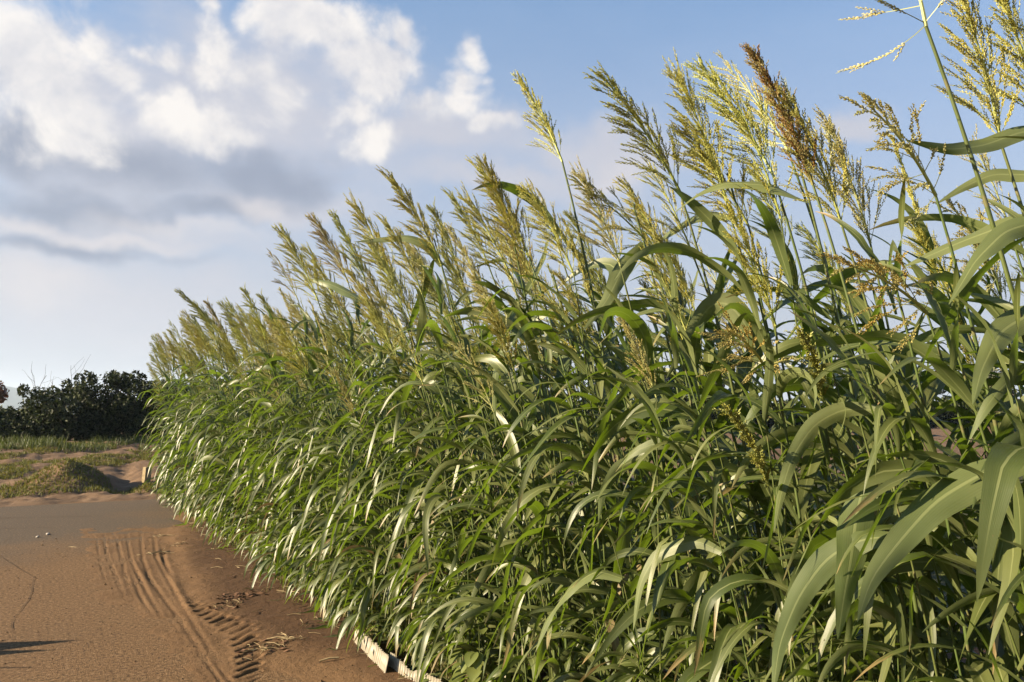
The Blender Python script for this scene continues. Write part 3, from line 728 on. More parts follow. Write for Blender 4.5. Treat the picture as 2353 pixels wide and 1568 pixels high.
# --- plants known by one big blade: the blade measured from its foot on the stalk to its tip, planes x of foot and tip, width in pixels
def spline(P, n):
    P = np.asarray(P, float); L = np.concatenate([[0], np.cumsum(np.linalg.norm(np.diff(P, axis=0), axis=1))]); L /= L[-1]
    s = np.linspace(0, 1, n); Q = np.stack([np.interp(s, L, P[:, k]) for k in range(P.shape[1])], 1)
    for _ in range(3):
        Q[1:-1] = Q[1:-1]*0.5+(Q[:-2]+Q[2:])*0.25
    return Q
def blade_plant(poly, xb, xt, wpx, label, seed, roll=0.0, head=None, shape=0.62):
    n = 26; q = spline(poly, n); s = np.linspace(0, 1, n)
    W3 = np.array([on_x(a, b_, xb+(xt-xb)*k**1.2) for (a, b_), k in zip(q, s)])
    B = W3[0]
    pr = BLADEP[seed % len(BLADEP)]
    st = STALKS[id(pr)]; sc = (B[2]+0.10)/2.22 if head is None else max(0.9, B[2]/1.75)
    c = np.array([np.interp(B[2]/sc, st[:, 2], st[:, k]) for k in range(3)])*sc
    e = place(pr, (B[0]-c[0], B[1]-c[1], 0), 0, sc, label, 'sorghum plants with one outstanding blade', head, GOLD[seed % 5] if head else None)
    P = (W3-np.array(e.location))/sc
    T = nrm(np.gradient(P, axis=0)); v = nrm(CAM-W3); v[:, 2] += 0.35; S = nrm(np.cross(T, v)); N = nrm(np.cross(T, S))
    rl = roll+0.35*np.sin(s*4+seed); S, N = S*np.cos(rl)[:, None]+N*np.sin(rl)[:, None], N*np.cos(rl)[:, None]-S*np.sin(rl)[:, None]
    dep = np.linalg.norm(W3-CAM, axis=1).mean()
    w = 0.5*wpx/F0*dep/sc*np.clip(0.45+s*2.2, 0, 1)*np.clip((1-s)/shape, 0, 1)**0.75; w[-1] = 0.0006
    c5 = np.array([-1, -0.55, 0, 0.55, 1.0]); lift = 0.28*np.abs(c5)[None]*w[:, None]*(1-0.5*s)[:, None]
    lift[:, 0] += 0.10*w.max()*np.sin(19*s+seed)*np.sin(math.pi*s); lift[:, 4] += 0.10*w.max()*np.sin(16*s+2*seed)*np.sin(math.pi*s)
    V = P[:, None]+S[:, None]*(c5[None]*w[:, None])[..., None]+N[:, None]*lift[..., None]
    uv = np.stack([np.broadcast_to((c5+1)/2, (n, 5)), np.broadcast_to(s[:, None]*0.72, (n, 5))], -1)
    obj('leaf', mesh('leaf', V.reshape(-1, 3), grid_quads(n, 5), M['leaf'], uv.reshape(-1, 2)), e)
STALKS = {}
BLADEP = []
for i in range(5):
    p_ = make_proto(700+i, 2.3, 17, 7, 1, 0.12, 1.15, 1.4, 0.1, leaf_from=0.15, leaf_to=0.62, dr=1.3)
    STALKS[id(p_)] = stalk_path(2.3, 17, math.atan2(p_.end[1], p_.end[0]))[0]; BLADEP.append(p_)
for k, a_ in enumerate([
  ([(1015, 612), (985, 565), (940, 545), (895, 550), (818, 556)], 1.85, 1.45, 24, 'sorghum plant with a thin twisted blade reaching left from under the brown-hearted plume'),
  ([(845, 700), (800, 672), (755, 652), (698, 640)], 1.85, 1.6, 26, 'sorghum plant with the dark twisted leaf floating left under the twin heads'),
  ([(1745, 830), (1712, 740), (1668, 690), (1628, 700), (1590, 770), (1530, 872)], 2.0, 1.75, 52, 'sorghum plant with the big folded leaf that rises and bends down at centre right'),
  ([(1860, 465), (1760, 425), (1660, 420), (1590, 455), (1530, 505)], 1.9, 1.7, 36, 'sorghum plant with an arched blade just under the brown seed head'),
  ([(1700, 500), (1610, 490), (1555, 520), (1500, 565), (1440, 640)], 2.0, 1.75, 50, 'sorghum plant with a broad blade sloping down left under the olive head'),
  ([(1480, 560), (1430, 620), (1395, 690), (1340, 760)], 1.95, 1.7, 40, 'sorghum plant with a bright backlit blade hanging left at the middle of the row'),
  ([(1290, 700), (1215, 740), (1160, 790), (1138, 850), (1135, 930), (1140, 985)], 1.95, 1.65, 26, 'sorghum plant with a long bright green blade hooking down below the bushy golden head'),
  ([(2400, 1045), (2260, 1085), (2150, 1150), (2070, 1240), (2000, 1330), (1970, 1430)], 1.75, 1.30, 78, 'sorghum plant with the broadest pale blade arching down across the lower right'),
  ([(2010, 1095), (1985, 1112), (1968, 1180), (1955, 1290), (1938, 1380), (1925, 1470)], 1.75, 1.45, 68, 'sorghum plant with the dark broad blade bent sharply and hanging straight down at lower right'),
  ([(2080, 1235), (1985, 1235), (1900, 1280), (1835, 1370), (1790, 1480), (1775, 1600)], 1.70, 1.35, 58, 'sorghum plant with pale blade curving to the bottom edge left of the dark hanging one'),
  ([(2030, 945), (1940, 938), (1870, 975), (1820, 1050), (1795, 1130), (1778, 1225)], 1.85, 1.55, 40, 'sorghum plant with a narrow dark green blade curving down at right of centre'),
  ([(2420, 500), (2310, 530), (2240, 600), (2205, 660), (2180, 700)], 1.75, 1.5, 44, 'sorghum plant with a bright blade dropping in from the right edge above the folded leaves'),
  ([(2440, 500), (2330, 510), (2210, 555), (2130, 590), (2075, 614)], 2.1, 1.9, 46, 'sorghum plant with a dark level blade pointing left at the right edge against sky'),
  ([(2420, 290), (2340, 305), (2260, 335), (2180, 345), (2080, 322)], 1.9, 1.6, 36, 'sorghum plant with a twisted blade against the sky below the upper right heads'),
  ([(2440, 395), (2350, 402), (2280, 400), (2215, 430), (2150, 470)], 2.1, 1.9, 30, 'sorghum plant with a short curved blade against sky, second below the upper right heads'),
  ([(2440, 700), (2370, 720), (2300, 760), (2255, 850), (2235, 930)], 1.8, 1.55, 55, 'sorghum plant with a broad blade hanging at the right edge at leaf height'),
  ([(1500, 1040), (1420, 1075), (1385, 1130), (1375, 1200)], 1.9, 1.7, 30, 'sorghum plant with a short upright bright blade right of the strip middle'),
  ([(1660, 1270), (1600, 1240), (1510, 1270), (1470, 1340), (1455, 1450)], 1.75, 1.5, 32, 'sorghum plant with a thin arched blade at bottom centre right'),
  ([(1430, 1330), (1370, 1310), (1310, 1350), (1260, 1420), (1230, 1500)], 1.75, 1.5, 44, 'sorghum plant with a pale drooping blade at the bottom right of the broadleaf weeds'),
  ([(1200, 760), (1130, 775), (1060, 800), (1000, 830)], 1.85, 1.65, 36, 'sorghum plant with a broad level dark blade left of the bright hooked one'),
  ]):
    blade_plant(a_[0], a_[1], a_[2], a_[3], a_[4], k, roll={3: 1.0, 4: 1.1, 18: 0.7, 19: 0.9}.get(k, 0.25*math.sin(k*2.3)))

# --- the body of the strip
def zone(Y):
    if Y < 2.9: return 'nearest the camera at right'
    if Y < 5.8: return 'by the white corrugated edging'
    if Y < 9.0: return 'by the tread marks'
    if Y < 11.8: return 'by the curved wheel ruts'
    return 'by the far cream block'
count = 0
for ri, (X0, dy, kind) in enumerate([(1.97, 0.205, 'edge'), (2.36, 0.27, 'edge'), (2.80, 0.33, 'inner'), (3.25, 0.36, 'inner'), (3.75, 0.40, 'inner')]):
    y = 0.1+0.1*ri if ri < 2 else 0.28*X0-0.2
    while y < 14.35:
        X = X0+rng.normal(0, 0.07); Y = y+rng.normal(0, 0.05)
        if kind == 'inner' and Y > 10.5 and rng.random() < 0.35: y += dy; continue
        near = Y < 3.2
        if kind == 'edge':
            pr = FRONT[rng.integers(len(FRONT))] if (ri == 0 or not near) else NEAR[rng.integers(len(NEAR))]
            if near and ri == 0 and rng.random() < 0.5: pr = NEAR[rng.integers(len(NEAR))]
        else:
            pr = (NEAR if near or Y < 4.5 else BACK)[rng.integers(8)]
        hz = rng.random() < (0.0 if Y < 1.7 else 0.38 if near else 0.75 if Y < 5 else 0.75 if Y < 8 else 0.92)
        sc = rng.uniform(0.82, 0.97) if near else rng.uniform(0.80, 0.98) if Y < 8 else rng.uniform(0.84, 1.0)
        if near and not hz: sc *= 0.85
        head = None; hc = None
        if hz:
            kd = rng.choice(['bushy', 'plume', 'open', 'plume', 'bushy', 'narrow']); head = PAN[kd][rng.integers(len(PAN[kd]))]
            hc = np.array(GOLD[rng.integers(5)])*rng.uniform(0.85, 1.12)
            if rng.random() < 0.2: hc = np.array(PALE)
            elif rng.random() < 0.2: hc = np.array(GREENY)
        side = 'front rows' if kind == 'edge' else 'rows behind'
        lab = 'sorghum plant %s, %s, %s' % ('with a golden seed head' if hz else 'without a seed head', side, zone(Y))
        place(pr, (X, Y, 0), rng.normal(0, 0.25), sc, lab, lab.replace('sorghum plant', 'sorghum plants'), head, hc, rng.uniform(1.0, 1.4), more=[m_ if random.random() < (0.85 if Y < 6 else 0.6) else None for m_ in [PAN[('plume', 'bushy', 'open')[q]][rng.integers(3)] for q in rng.integers(3, size=2)]] if hz else None, tops=not hz)
        count += 1; y += dy
print('plants', count, len(PLANTS), 'objects', len(bpy.data.objects))

# ------------------------------------------------------------------ blades, weeds and litter at the foot of the strip
def blades(name, pts, hmin, hmax, wid, mat, lean=0.5, bend=0.6, seed=1, zf=None, wind=0.3):
    r = np.random.default_rng(seed); n = len(pts); k = 4
    h = r.uniform(hmin, hmax, n); az = r.uniform(0, 6.283, n); ln = r.uniform(0, lean, n)
    d = np.stack([np.sin(ln)*np.cos(az), np.sin(ln)*np.sin(az), np.cos(ln)], 1)
    S = np.stack([-np.sin(az), np.cos(az), 0*az], 1)
    P = np.array(pts, float); rows = []
    for i in range(k+1):
        s = i/k; w = wid*(1-s**1.5)*0.5*r.uniform(0.7, 1.3, n)+0.0003
        rows.append(np.stack([P-S*w[:, None], P+S*w[:, None]], 1))
        P = P+d*(h/k)[:, None]
        d = nrm(d+np.array([WIND[0]*wind, WIND[1]*wind, -bend])*(0.3+s)*0.5*r.uniform(0.3, 1.4, n)[:, None]+np.stack([np.cos(az), np.sin(az), 0*az], 1)*0.12)
    V = np.stack(rows, 1)                        # n, k+1, 2, 3
    base = (np.arange(n)*(k+1)*2)[:, None, None]
    q = np.array([[2*i, 2*i+1, 2*i+3, 2*i+2] for i in range(k)])[None]
    return mesh(name, V.reshape(-1, 3), (base+q).reshape(-1, 4), mat)
r = np.random.default_rng(21)
n = 5200
Y = r.uniform(3.6, 14.6, n)**1.0; X = 1.93+np.abs(r.normal(0, 0.16, n))-0.05+0.12*fbm(Y*1.5, Y*0, 3, 2)
tag(obj('grass', blades('grass', np.stack([X, Y, 0*X+0.005], 1), 0.08, 0.34, 0.007, M['weed'], 0.7, 0.7, 3)), 'thin yellowing grass blades fringing the foot of the sorghum row', 'grass', kind='stuff')

def litter():
    r = np.random.default_rng(5); b = MB()
    for k in range(300):
        if k < 210:
            Y = r.uniform(3.9, 11.5); X = np.clip(1.95-abs(r.normal(0, 0.20)), verge_edge(np.array(Y))+0.1, 2.1)
        else:
            c = [rg(1340, 350), rg(1330, 490), rg(1900, 950), rg(2300, 1290), rg(1480, 430), rg(2180, 1330), rg(2390, 1250)][k % 7]; X, Y = c[0]+r.normal(0, 0.07), c[1]+r.normal(0, 0.05)
        L = r.uniform(0.02, 0.13); a = r.uniform(0, 6.28); z = 0.03
        P = np.array([[X, Y, z], [X+L/2*math.cos(a), Y+L/2*math.sin(a), z+r.uniform(0, 0.012)], [X+L*math.cos(a+0.15), Y+L*math.sin(a+0.15), z+r.uniform(-0.004, 0.012)]])
        P[:, 2] += float(verge_z(np.array([[X]]), np.array([[Y]]))[0, 0])-0.02
        V, Q, u = tube(P, r.uniform(0.001, 0.0026), 4); b.add(V, Q, u)
    tag(obj('straw', b.mesh('straw', M['straw'])), 'dry straw bits scattered on the dirt by the sorghum row', 'straw', kind='stuff')
    b = MB()
    for k in range(120):
        c = [rg(1990, 880), rg(1880, 960), rg(2040, 870), rg(2250, 1300)][k % 4]
        X, Y = c[0]+r.normal(0, 0.09), c[1]+r.normal(0, 0.06); z = float(verge_z(np.array([[X]]), np.array([[Y]]))[0, 0])+0.004
        a = r.uniform(0, 6.28); l = r.uniform(0.012, 0.03); w = l*0.5; u = np.array([math.cos(a), math.sin(a), r.uniform(-0.2, 0.5)]); v = np.array([-math.sin(a), math.cos(a), r.uniform(-0.4, 0.4)])
        p = np.array([X, Y, z]); b.add([p-u*l, p+v*w+[0, 0, 0.004], p+u*l, p-v*w], [[0, 1, 2, 3]])
    tag(obj('leaf_litter', b.mesh('leaf_litter', M['deadleaf'])), 'reddish brown dead leaf crumbs lying on the dirt right of the tread marks', 'leaf litter', kind='stuff')
litter()
def gravel():
    r = np.random.default_rng(15); b = MB()
    o6 = np.array([[1, 0, 0], [0, 1, 0], [-1, 0, 0], [0, -1, 0], [0, 0, 1], [0, 0, -1.0]]); f8 = np.array([[0, 1, 4], [1, 2, 4], [2, 3, 4], [3, 0, 4], [1, 0, 5], [2, 1, 5], [3, 2, 5], [0, 3, 5]])
    for k in range(900):
        Y = r.uniform(4.0, 11.5); X = r.uniform(-0.6, 1.9) if k % 4 else float(verge_edge(np.array(Y)))+abs(r.normal(0, 0.35))
        if X > 1.95: continue
        z = max(0.0, float(verge_z(np.array([[X]]), np.array([[Y]]))[0, 0])); q = r.uniform(0.002, 0.0065)*(1.8 if r.random() < 0.06 else 1)
        b.add(o6*np.array([q*1.3, q, q*0.8])*r.uniform(0.7, 1.25, (6, 1))+[X, Y, z+q*0.3], f8)
    tag(obj('gravel', b.mesh('gravel', M['clod'], smooth=False)), 'small clods and grit strewn over the dusty road and dirt', 'gravel', kind='stuff')
gravel()
def straw_stalk(p, q, rad, label):
    P = np.array([p, (np.array(p)+np.array(q))/2+[0, 0, 0.006], q]); P[:, 2] += 0.012+np.array([float(verge_z(np.array([[a[0]]]), np.array([[a[1]]]))[0, 0]) for a in P])
    V, Q, u = tube(P, rad, 6); tag(obj('straw_stalk', mesh('straw_stalk', V, Q, M['straw'], u)), label, 'straw')
def dsp(x, y): return on_z((600+x*0.2975)*0.919, (1300+y*0.2975)*0.919)       # lower-centre detail
straw_stalk(dsp(668, 1230), dsp(830, 1215), 0.006, 'thick pale straw stalk lying on dirt left of the white corrugated edging')
straw_stalk(dsp(225, 1052), dsp(400, 1050), 0.004, 'thin dry straw stalk lying on dirt right of the deepest tread marks')
straw_stalk(rg(1250, 505), rg(1430, 485), 0.006, 'dry straw stalk lying across the curved wheel ruts')
straw_stalk(rg(565, 428), rg(650, 432), 0.004, 'small straw on the dusty asphalt left of the ruts')

def pebble(p, rad, label, seed):
    r = np.random.default_rng(seed); b = MB(); n = 9
    th = np.linspace(0, math.pi, 7); ph = np.arange(n)*2*math.pi/n
    V = np.array([[math.sin(a)*math.cos(c), math.sin(a)*math.sin(c), math.cos(a)] for a in th for c in ph])*rad*np.array([1.2, 0.9, 0.7])
    V *= 1+0.12*r.normal(0, 1, (len(V), 1)); i, j = np.meshgrid(np.arange(6), np.arange(n), indexing='ij'); j2 = (j+1) % n
    Q = np.stack([i*n+j, (i+1)*n+j, (i+1)*n+j2, i*n+j2], -1).reshape(-1, 4)
    o = obj('pebble', mesh('pebble', V, Q, M['pebble'])); o.location = (p[0], p[1], rad*0.45)
    tag(o, label, 'pebble')
pebble(rg(405, 328), 0.022, 'small white pebble on asphalt with a long shadow, the right one of two', 1)
pebble(rg(318, 350), 0.018, 'small white pebble on asphalt, the left one of two', 2)

# ------------------------------------------------------------------ white corrugated edging
def edging(x0, y0, x1, y1, h, label, seed, jag=0.03):
    r = np.random.default_rng(seed); L = math.hypot(x1-x0, y1-y0); n = int(L/0.0024)
    s = np.linspace(0, L, n); ux, uy = (x1-x0)/L, (y1-y0)/L
    wv = 0.005*np.sin(s*2*math.pi/0.027)+0.05*fbm(s*2.2, s*0+5, 3, seed)
    cx = x0+ux*s-uy*wv; cy = y0+uy*s+ux*wv
    top = h+jag*1.6*fbm(s*7, s*0+3, 4, seed)
    lean = 0.12
    def row(off, z, k): return np.stack([cx-uy*off+k*lean*uy*1.0, cy+ux*off, z], 1)
    zs = np.linspace(0, 1, 4); V = []; tilt = 0.05*(0.5+fbm(s*1.5, s*0, 2, seed+3))
    for off in (-0.0015, 0.0015):
        for k in zs: V.append(row(off+tilt*k, -0.05+(top+0.05)*k, 0.0))
    V = np.array(V)                                # 8, n, 3
    A = np.concatenate([V[:4], V[4:][::-1]], 0); A = np.concatenate([A, A[:1]], 0)
    Q = grid_quads(9, n)
    o = obj('garden_edging', mesh('garden_edging', A.reshape(-1, 3), Q, M['plastic'])); tag(o, label, 'garden edging')
e0 = dsp(900, 1080); e1 = dsp(1160, 1345)
edging(e0[0]+0.03, e0[1]+0.02, e1[0]+0.02, e1[1], 0.115, 'white corrugated garden edging sheet standing in dirt below the sorghum, the farther of two', 3)
edging(e1[0]+0.10, e1[1]+0.12, e1[0]+0.16, e1[1]-2.2, 0.10, 'white corrugated garden edging sheet with a broken top, the nearer of two', 4, 0.05)

def end_block():
    p = on_z(333, 1119); b = bpy.data.meshes.new('marker_block')
    import bmesh
    bm = bmesh.new(); bmesh.ops.create_cube(bm, size=1.0)
    for v in bm.verts: v.co = Vector((v.co.x*0.13, v.co.y*0.11, (v.co.z+0.5)*0.46-0.05)); v.co.x += v.co.z*0.06
    bmesh.ops.bevel(bm, geom=list(bm.edges), offset=0.008, segments=2, affect='EDGES'); bm.to_mesh(b); bm.free()
    b.materials.append(M['block'])
    o = obj('marker_block', b); o.location = (p[0]-0.02, p[1]-0.3, 0.0); o.rotation_euler = (0, 0, 0.5)
    tag(o, 'short cream concrete block standing at the far end of the sorghum row', 'marker block')
M['block'] = simple_mat('cream_concrete', (0.1560, 0.1170, 0.0624), (0.2340, 0.1833, 0.1092), 16, 0.9, 0.2)
end_block()

# ------------------------------------------------------------------ broad-leaved weed, off-frame roadside weeds
def broad_weed(x, y, z0, seed, label):
    r = np.random.default_rng(seed); e = empty('broadleaf_weed', (x, y, 0)); tag(e, label, 'weed')
    P = np.array([[0, 0, 0], [-0.03, 0.02, z0*0.5], [-0.05, 0.0, z0]]); V, Q, u = tube(P, [0.004, 0.003, 0.002], 5); obj('stem', mesh('stem', V, Q, M['stalk'], u), e)
    for k in range(16):
        f = r.uniform(0.25, 1.0); c = np.array([np.interp(f, [0, .5, 1], P[:, q]) for q in range(3)]); a = WAZ+r.normal(0, 1.2)
        l = r.uniform(0.05, 0.10); d = np.array([math.cos(a), math.sin(a), r.uniform(-0.7, 0.3)]); d = nrm(d); S = nrm(np.cross(Z, d)); N = np.cross(d, S)
        s = np.linspace(0, 1, 6); w = l*0.42*np.sin(math.pi*np.clip(s*0.9+0.08, 0, 1))**0.7
        c = c+d*0.05; cc = np.array([-1, 0, 1.0])
        V = c+d*(s*l)[:, None, None]+S*(cc[None]*w[:, None])[..., None]+N*(np.abs(cc)[None]*w[:, None]*0.35-(s**2*0.3*l)[:, None])[..., None]
        obj('leaf', mesh('leaf', V.reshape(-1, 3), grid_quads(6, 3), M['broad']), e)
p = on_x(1075, 1345, 1.80); broad_weed(p[0]+0.05, p[1], p[2]+0.08, 1, 'pale yellow-green broadleaf weed poking out of the sorghum foot, the upper of two')
p = on_x(1100, 1470, 1.80); broad_weed(p[0]+0.05, p[1], p[2]+0.08, 2, 'pale yellow-green broadleaf weed near the corrugated edging, the lower of two')

def roadside_weed():
    # stands left of the frame; only its shadow reaches the asphalt in view
    tipg = rg(700, 1210); k = 1/math.tan(SUN_EL)
    tip2 = rg(480, 1292); tip3 = rg(400, 1440)
    base = np.array([-2.05, 6.45, 0])
    e = empty('roadside_weed', base); tag(e, 'tall bladed weed on the roadside at left, throwing its pointed shadow on asphalt', 'weed')
    for q, (g, dist, w) in enumerate([(tipg, 2.3, 0.17), (tip2, 2.25, 0.13), (tip3, 2.2, 0.03), (tipg+np.array([-0.5, 0.02, 0]), 2.1, 0.12)]):
        top = np.array([g[0]+SUN_H[0]*dist, g[1]+SUN_H[1]*dist, dist/k])
        s = np.linspace(0, 1, 25)[:, None]; P = base*(1-s)+top*s; P[:, 2] = top[2]*(s[:, 0]**0.8); P = P-base
        W = w*0.62*np.clip((1-s[:, 0])*4.2, 0, 1)**1.1+0.001; S = np.array([0.25, 0.95, 0.0])
        V = np.stack([P-S*W[:, None], P+[0.02, 0, -0.01], P+S*W[:, None]], 1)
        obj('leaf', mesh('leaf', V.reshape(-1, 3), grid_quads(25, 3), M['leaf'], np.stack([np.tile([0, .5, 1], 25), np.repeat(s[:, 0]*0.7, 3)], 1)), e)
roadside_weed()

# ------------------------------------------------------------------ far slope grass, hedge, trees
def slope_pts(n, x0, x1, y0, y1, seed, thr=None, sc=0.8):
    r = np.random.default_rng(seed); X = r.uniform(x0, x1, n); Y = r.uniform(y0, y1, n)
    if thr is not None:
        k = fbm(X*sc, Y*sc, 4, 14) + 0.5*np.exp(-((X-mc[0])/0.6)**2-((Y-17.3)/0.8)**2) > thr; X, Y = X[k], Y[k]
    return np.stack([X, Y, slope_z(X, Y)], 1)
tag(obj('turf', blades('turf', slope_pts(90000, -3.5, 4.5, 16.0, 26, 2, 0.09), 0.03, 0.09, 0.016, M['turf'], 0.9, 0.4, 5)), 'short yellowish turf in patches on the dirt slope before the hedge', 'turf', kind='stuff')
tag(obj('tall_grass', blades('tall_grass', np.concatenate([slope_pts(9000, -3.5, 6, 23.6, 27.5, 3, 0.07, 1.1), slope_pts(900, -0.4, 3.2, 22.8, 24.5, 7, 0.05, 0.6)]), 0.10, 0.34, 0.02, M['lush'], 0.5, 0.5, 6)),
    'taller green grass along the crest under the dark hedge', 'grass', kind='stuff')

def leaf_cloud(b, centers, radii, n, size, r, flat=0.6):
    """n small leaf quads spread through ellipsoidal clumps"""
    k = r.integers(len(centers), size=n); d = nrm(r.normal(0, 1, (n, 3))); rad = r.uniform(0.45, 1.0, n)**0.5
    P = centers[k]+d*radii[k]*rad[:, None]
    a = nrm(r.normal(0, 1, (n, 3))+np.array([0, 0, 0.3])); nn = nrm(np.cross(a, r.normal(0, 1, (n, 3)))); c = np.cross(a, nn)
    s = size*r.uniform(0.6, 1.4, n)[:, None]
    V = np.stack([P-a*s, P+nn*s*0.45, P+a*s, P-nn*s*0.45], 1).reshape(-1, 3)
    b.add(V, np.arange(4*n).reshape(-1, 4))
def limb(b, p, d, L, rad, depth, r):
    n = 5; P = [p]; dd = d
    for i in range(n): dd = nrm(dd+r.normal(0, 0.13, 3)+[0, 0, 0.04]); P.append(P[-1]+dd*L/n)
    V, Q, u = tube(np.array(P), np.linspace(rad, rad*0.55, n+1), 5); b.add(V, Q, u)
    if depth > 0:
        for k in range(3):
            i = int(r.integers(2, n+1)); limb(b, P[i], nrm(dd+r.normal(0, 0.55, 3)), L*r.uniform(0.5, 0.75), rad*0.5, depth-1, r)
    return P
def shrub(x, y, hw, h, seed, label, mat, nleaf, name='evergreen_shrub', group=None, size=0.058, cat='shrub'):
    r = np.random.default_rng(seed); z0 = float(slope_z(np.array([[x]]), np.array([[y]]))[0, 0])
    e = empty(name, (x, y, z0)); tag(e, label, cat, group)
    b = MB(); nc = int(30*hw)+10
    C = np.stack([r.uniform(-hw, hw, nc), r.uniform(-0.9, 0.9, nc), r.uniform(0.1, 0.86, nc)*h], 1)
    C[:, 2] *= 1-0.28*(np.abs(C[:, 0])/hw)**2.5
    Rr = np.stack([r.uniform(0.3, 0.62, nc)]*3, 1)*np.array([1.1, 1, 0.85])
    leaf_cloud(b, C, Rr, nleaf, size, r)
    # uneven shoots out of the top
    m = int(10*hw); T = np.stack([r.uniform(-hw, hw, m), r.uniform(-0.7, 0.6, m), h*r.uniform(0.88, 1.03, m)], 1); leaf_cloud(b, T, np.full((m, 3), 0.16)*[1, 1, 1.4], nleaf//9, size, r)
    obj('crown', b.mesh('crown', mat, smooth=False), e)
    tb = MB()
    for k in range(4): limb(tb, np.array([r.uniform(-hw*0.6, hw*0.6), r.uniform(-0.3, 0.3), -0.05]), nrm(np.array([r.normal(0, 0.25), r.normal(0, 0.2), 1])), h*0.6, 0.05, 1, r)
    obj('trunk', tb.mesh('trunk', M['bark']), e)
HY = 29.0
def hx(px): return on_y(px, 950, HY)[0]
def hz(py, px=150): return on_y(px, py, HY)[2]
for i, (px, hw, py, lab) in enumerate([(-90, 1.4, 948, 'dark evergreen shrub at the left end of the hedge in front of the blue hill'),
        (15, 1.1, 946, 'dark evergreen shrub with the lowest top in the hedge, in front of the blue hill'),
        (130, 1.0, 897, 'dark evergreen shrub below the taller bare twigs'),
        (205, 1.0, 872, 'dark evergreen shrub with lit leaf tips below the single bare twig'),
        (275, 0.9, 864, 'dark evergreen shrub with the highest knobbly top in the hedge'),
        (345, 1.0, 885, 'dark evergreen shrub half hidden behind the far end of the sorghum'),
        (430, 1.6, 890, 'dark evergreen shrub hidden behind the far end heads of the sorghum'),
        (560, 2.2, 890, 'dark evergreen shrub behind the sorghum, right end of the hedge')]):
    z0 = 0.6
    shrub(hx(px), HY+0.4*math.sin(i*2.1), hw, hz(py, px)-z0, 50+i, lab, M['hedge'], int(8000*hw), group='evergreen shrubs of the far hedge')
for i, x in enumerate(np.arange(14.5, 62, 3.9)):
    shrub(float(x), HY+0.8*math.sin(i*1.7), 2.4, 1.55+0.25*math.sin(i*2.3), 150+i, 'dark evergreen shrub glimpsed low between sorghum stalks, right of the visible hedge', M['hedge'], 6500, group='evergreen shrubs glimpsed through the sorghum', size=0.10)
def bare(px, top, seed, label, n):
    r = np.random.default_rng(seed); x = hx(px); e = empty('bare_shrub', (x, HY+0.6, 0.6)); tag(e, label, 'bare shrub')
    b = MB(); H = hz(top, px)-0.6
    for k in range(n): limb(b, np.array([r.normal(0, 0.05), 0, 0]), nrm(np.array([0.10+0.1*k+r.normal(0, 0.1), r.normal(0, 0.1), 1])), H*r.uniform(0.7, 0.98), 0.016, 2, r)
    obj('branch', b.mesh('branch', M['bark']), e)
bare(98, 890, 3, 'leafless grey twigs rising above the hedge at left, the taller of two', 2)
bare(185, 890, 8, 'leafless grey twigs rising above the hedge, the lower one right', 1)
b = MB(); r = np.random.default_rng(4); xr = on_y(-8, 880, 26.5)
e = empty('reddish_bush', (xr[0]-0.1, 26.5, 0.55)); tag(e, 'reddish leaved bush cut by the left edge before the hedge', 'bush')
C = np.stack([r.uniform(-0.5, 0.22, 14), r.uniform(-0.4, 0.4, 14), r.uniform(0.6, 1.0, 14)*(xr[2]-0.45)], 1); leaf_cloud(b, C, np.full((14, 3), 0.20), 1500, 0.05, r)
obj('crown', b.mesh('crown', M['red'], smooth=False), e); tb = MB(); limb(tb, np.array([-0.2, 0, -0.05]), np.array([0, 0, 1.0]), xr[2]-0.7, 0.03, 1, r); obj('trunk', tb.mesh('trunk', M['bark']), e)

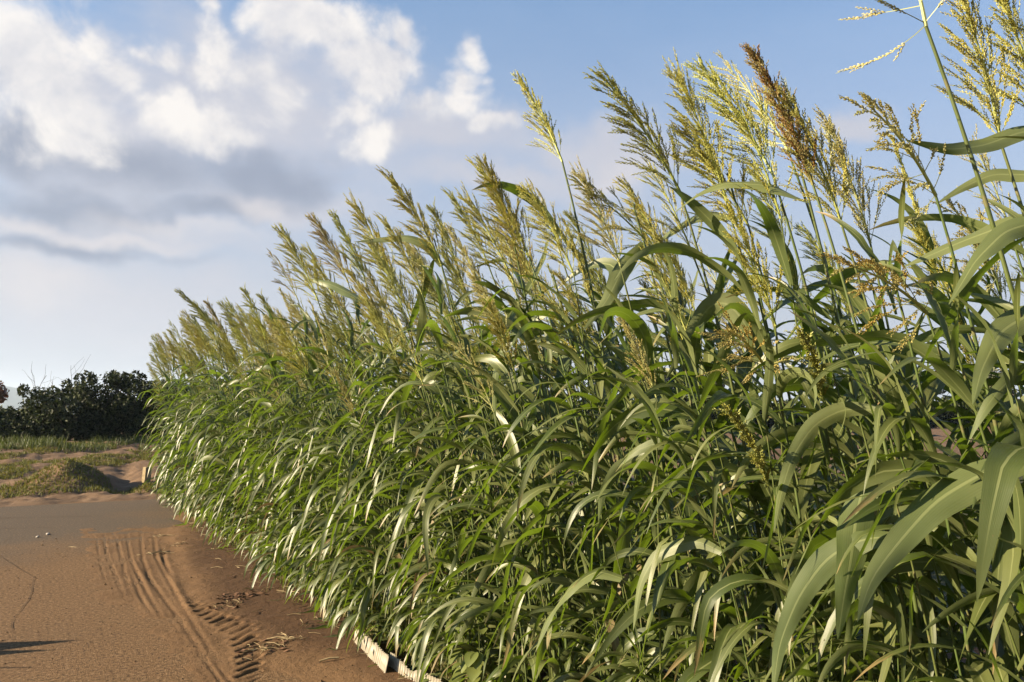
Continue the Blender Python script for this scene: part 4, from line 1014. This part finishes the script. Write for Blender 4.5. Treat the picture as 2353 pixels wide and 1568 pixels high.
def tree(px, top, dist, w, seed, label):
    r = np.random.default_rng(seed); d = ray(px, 950); d = d/np.hypot(d[0], d[1]); x, y = d[0]*dist, d[1]*dist
    H = EYE+(951-top)/F0*dist*math.cos(math.atan((px-W0/2)/F0))
    e = empty('pine_tree', (x, y, -0.02)); tag(e, label, 'tree', 'pine trees beyond the sorghum strip')
    b = MB(); P = limb(b, np.array([0, 0, 0.0]), np.array([0, 0, 1.0]), H*0.8, 0.16, 0, r)
    C = []
    for k in range(9):
        z = H*r.uniform(0.40, 0.85); a = r.uniform(0, 6.28); q = limb(b, np.array([0, 0, z*0.92]), nrm(np.array([math.cos(a), math.sin(a), 0.35])), w*r.uniform(0.5, 1.0), 0.05, 1, r)
        C += [q[-1], q[3]]
    C += [np.array([r.normal(0, w*0.3), r.normal(0, w*0.3), H*r.uniform(0.78, 0.95)]) for _ in range(5)]
    C = np.array(C); c = MB(); leaf_cloud(c, C, np.full((len(C), 3), 0.22)*w*np.array([1.5, 1.5, 0.7])/1.2, 5200, 0.10, r)
    obj('trunk', b.mesh('trunk', M['bark']), e); obj('crown', c.mesh('crown', M['pine'], smooth=False), e)
for i, (px, top, dist, w) in enumerate([(1130, 800, 62, 2.6), (1250, 805, 60, 2.4), (1400, 825, 58, 2.4), (1530, 840, 56, 2.2), (1640, 850, 58, 2.4), (1950, 850, 60, 2.4), (2080, 860, 58, 2.2), (990, 840, 66, 2.6), (2250, 850, 60, 2.4)]):
    tree(px, top, dist, w, 80+i, ['second pine tree from the left glimpsed through the sorghum stalks', 'third pine tree from the left, tallest crown glimpsed through the stalks', 'fourth pine tree from the left glimpsed through the sorghum',
        'fifth pine tree from the left glimpsed through the sorghum', 'sixth pine tree from the left glimpsed through the sorghum', 'seventh pine tree from the left glimpsed through the sorghum', 'eighth pine tree from the left glimpsed through the sorghum',
        'leftmost pine tree beyond the sorghum strip', 'rightmost pine tree beyond the sorghum strip'][i])

# ------------------------------------------------------------------ the evening haze over the fields
def haze():
    m = bpy.data.materials.new('haze'); m.use_nodes = True; m.node_tree.nodes.clear(); t = NT(m.node_tree)
    out = t.node('ShaderNodeOutputMaterial'); v = t.node('ShaderNodeVolumePrincipled')
    v.inputs['Density'].default_value = 0.00022; v.inputs['Color'].default_value = (0.66, 0.80, 1.0, 1); v.inputs['Anisotropy'].default_value = 0.2
    t.l.new(v.outputs[0], out.inputs['Volume'])
    x0, x1, y0, y1, z0, z1 = -4100, 4100, -150, 6600, -4, 140
    V = [(x, y, z) for z in (z0, z1) for y in (y0, y1) for x in (x0, x1)]
    Q = [(0, 2, 3, 1), (4, 5, 7, 6), (0, 1, 5, 4), (2, 6, 7, 3), (0, 4, 6, 2), (1, 3, 7, 5)]
    tag(obj('haze', mesh('haze', V, np.array(Q), m, smooth=False)), kind='stuff', label='pale blue evening haze over the far hill and fields')
haze()
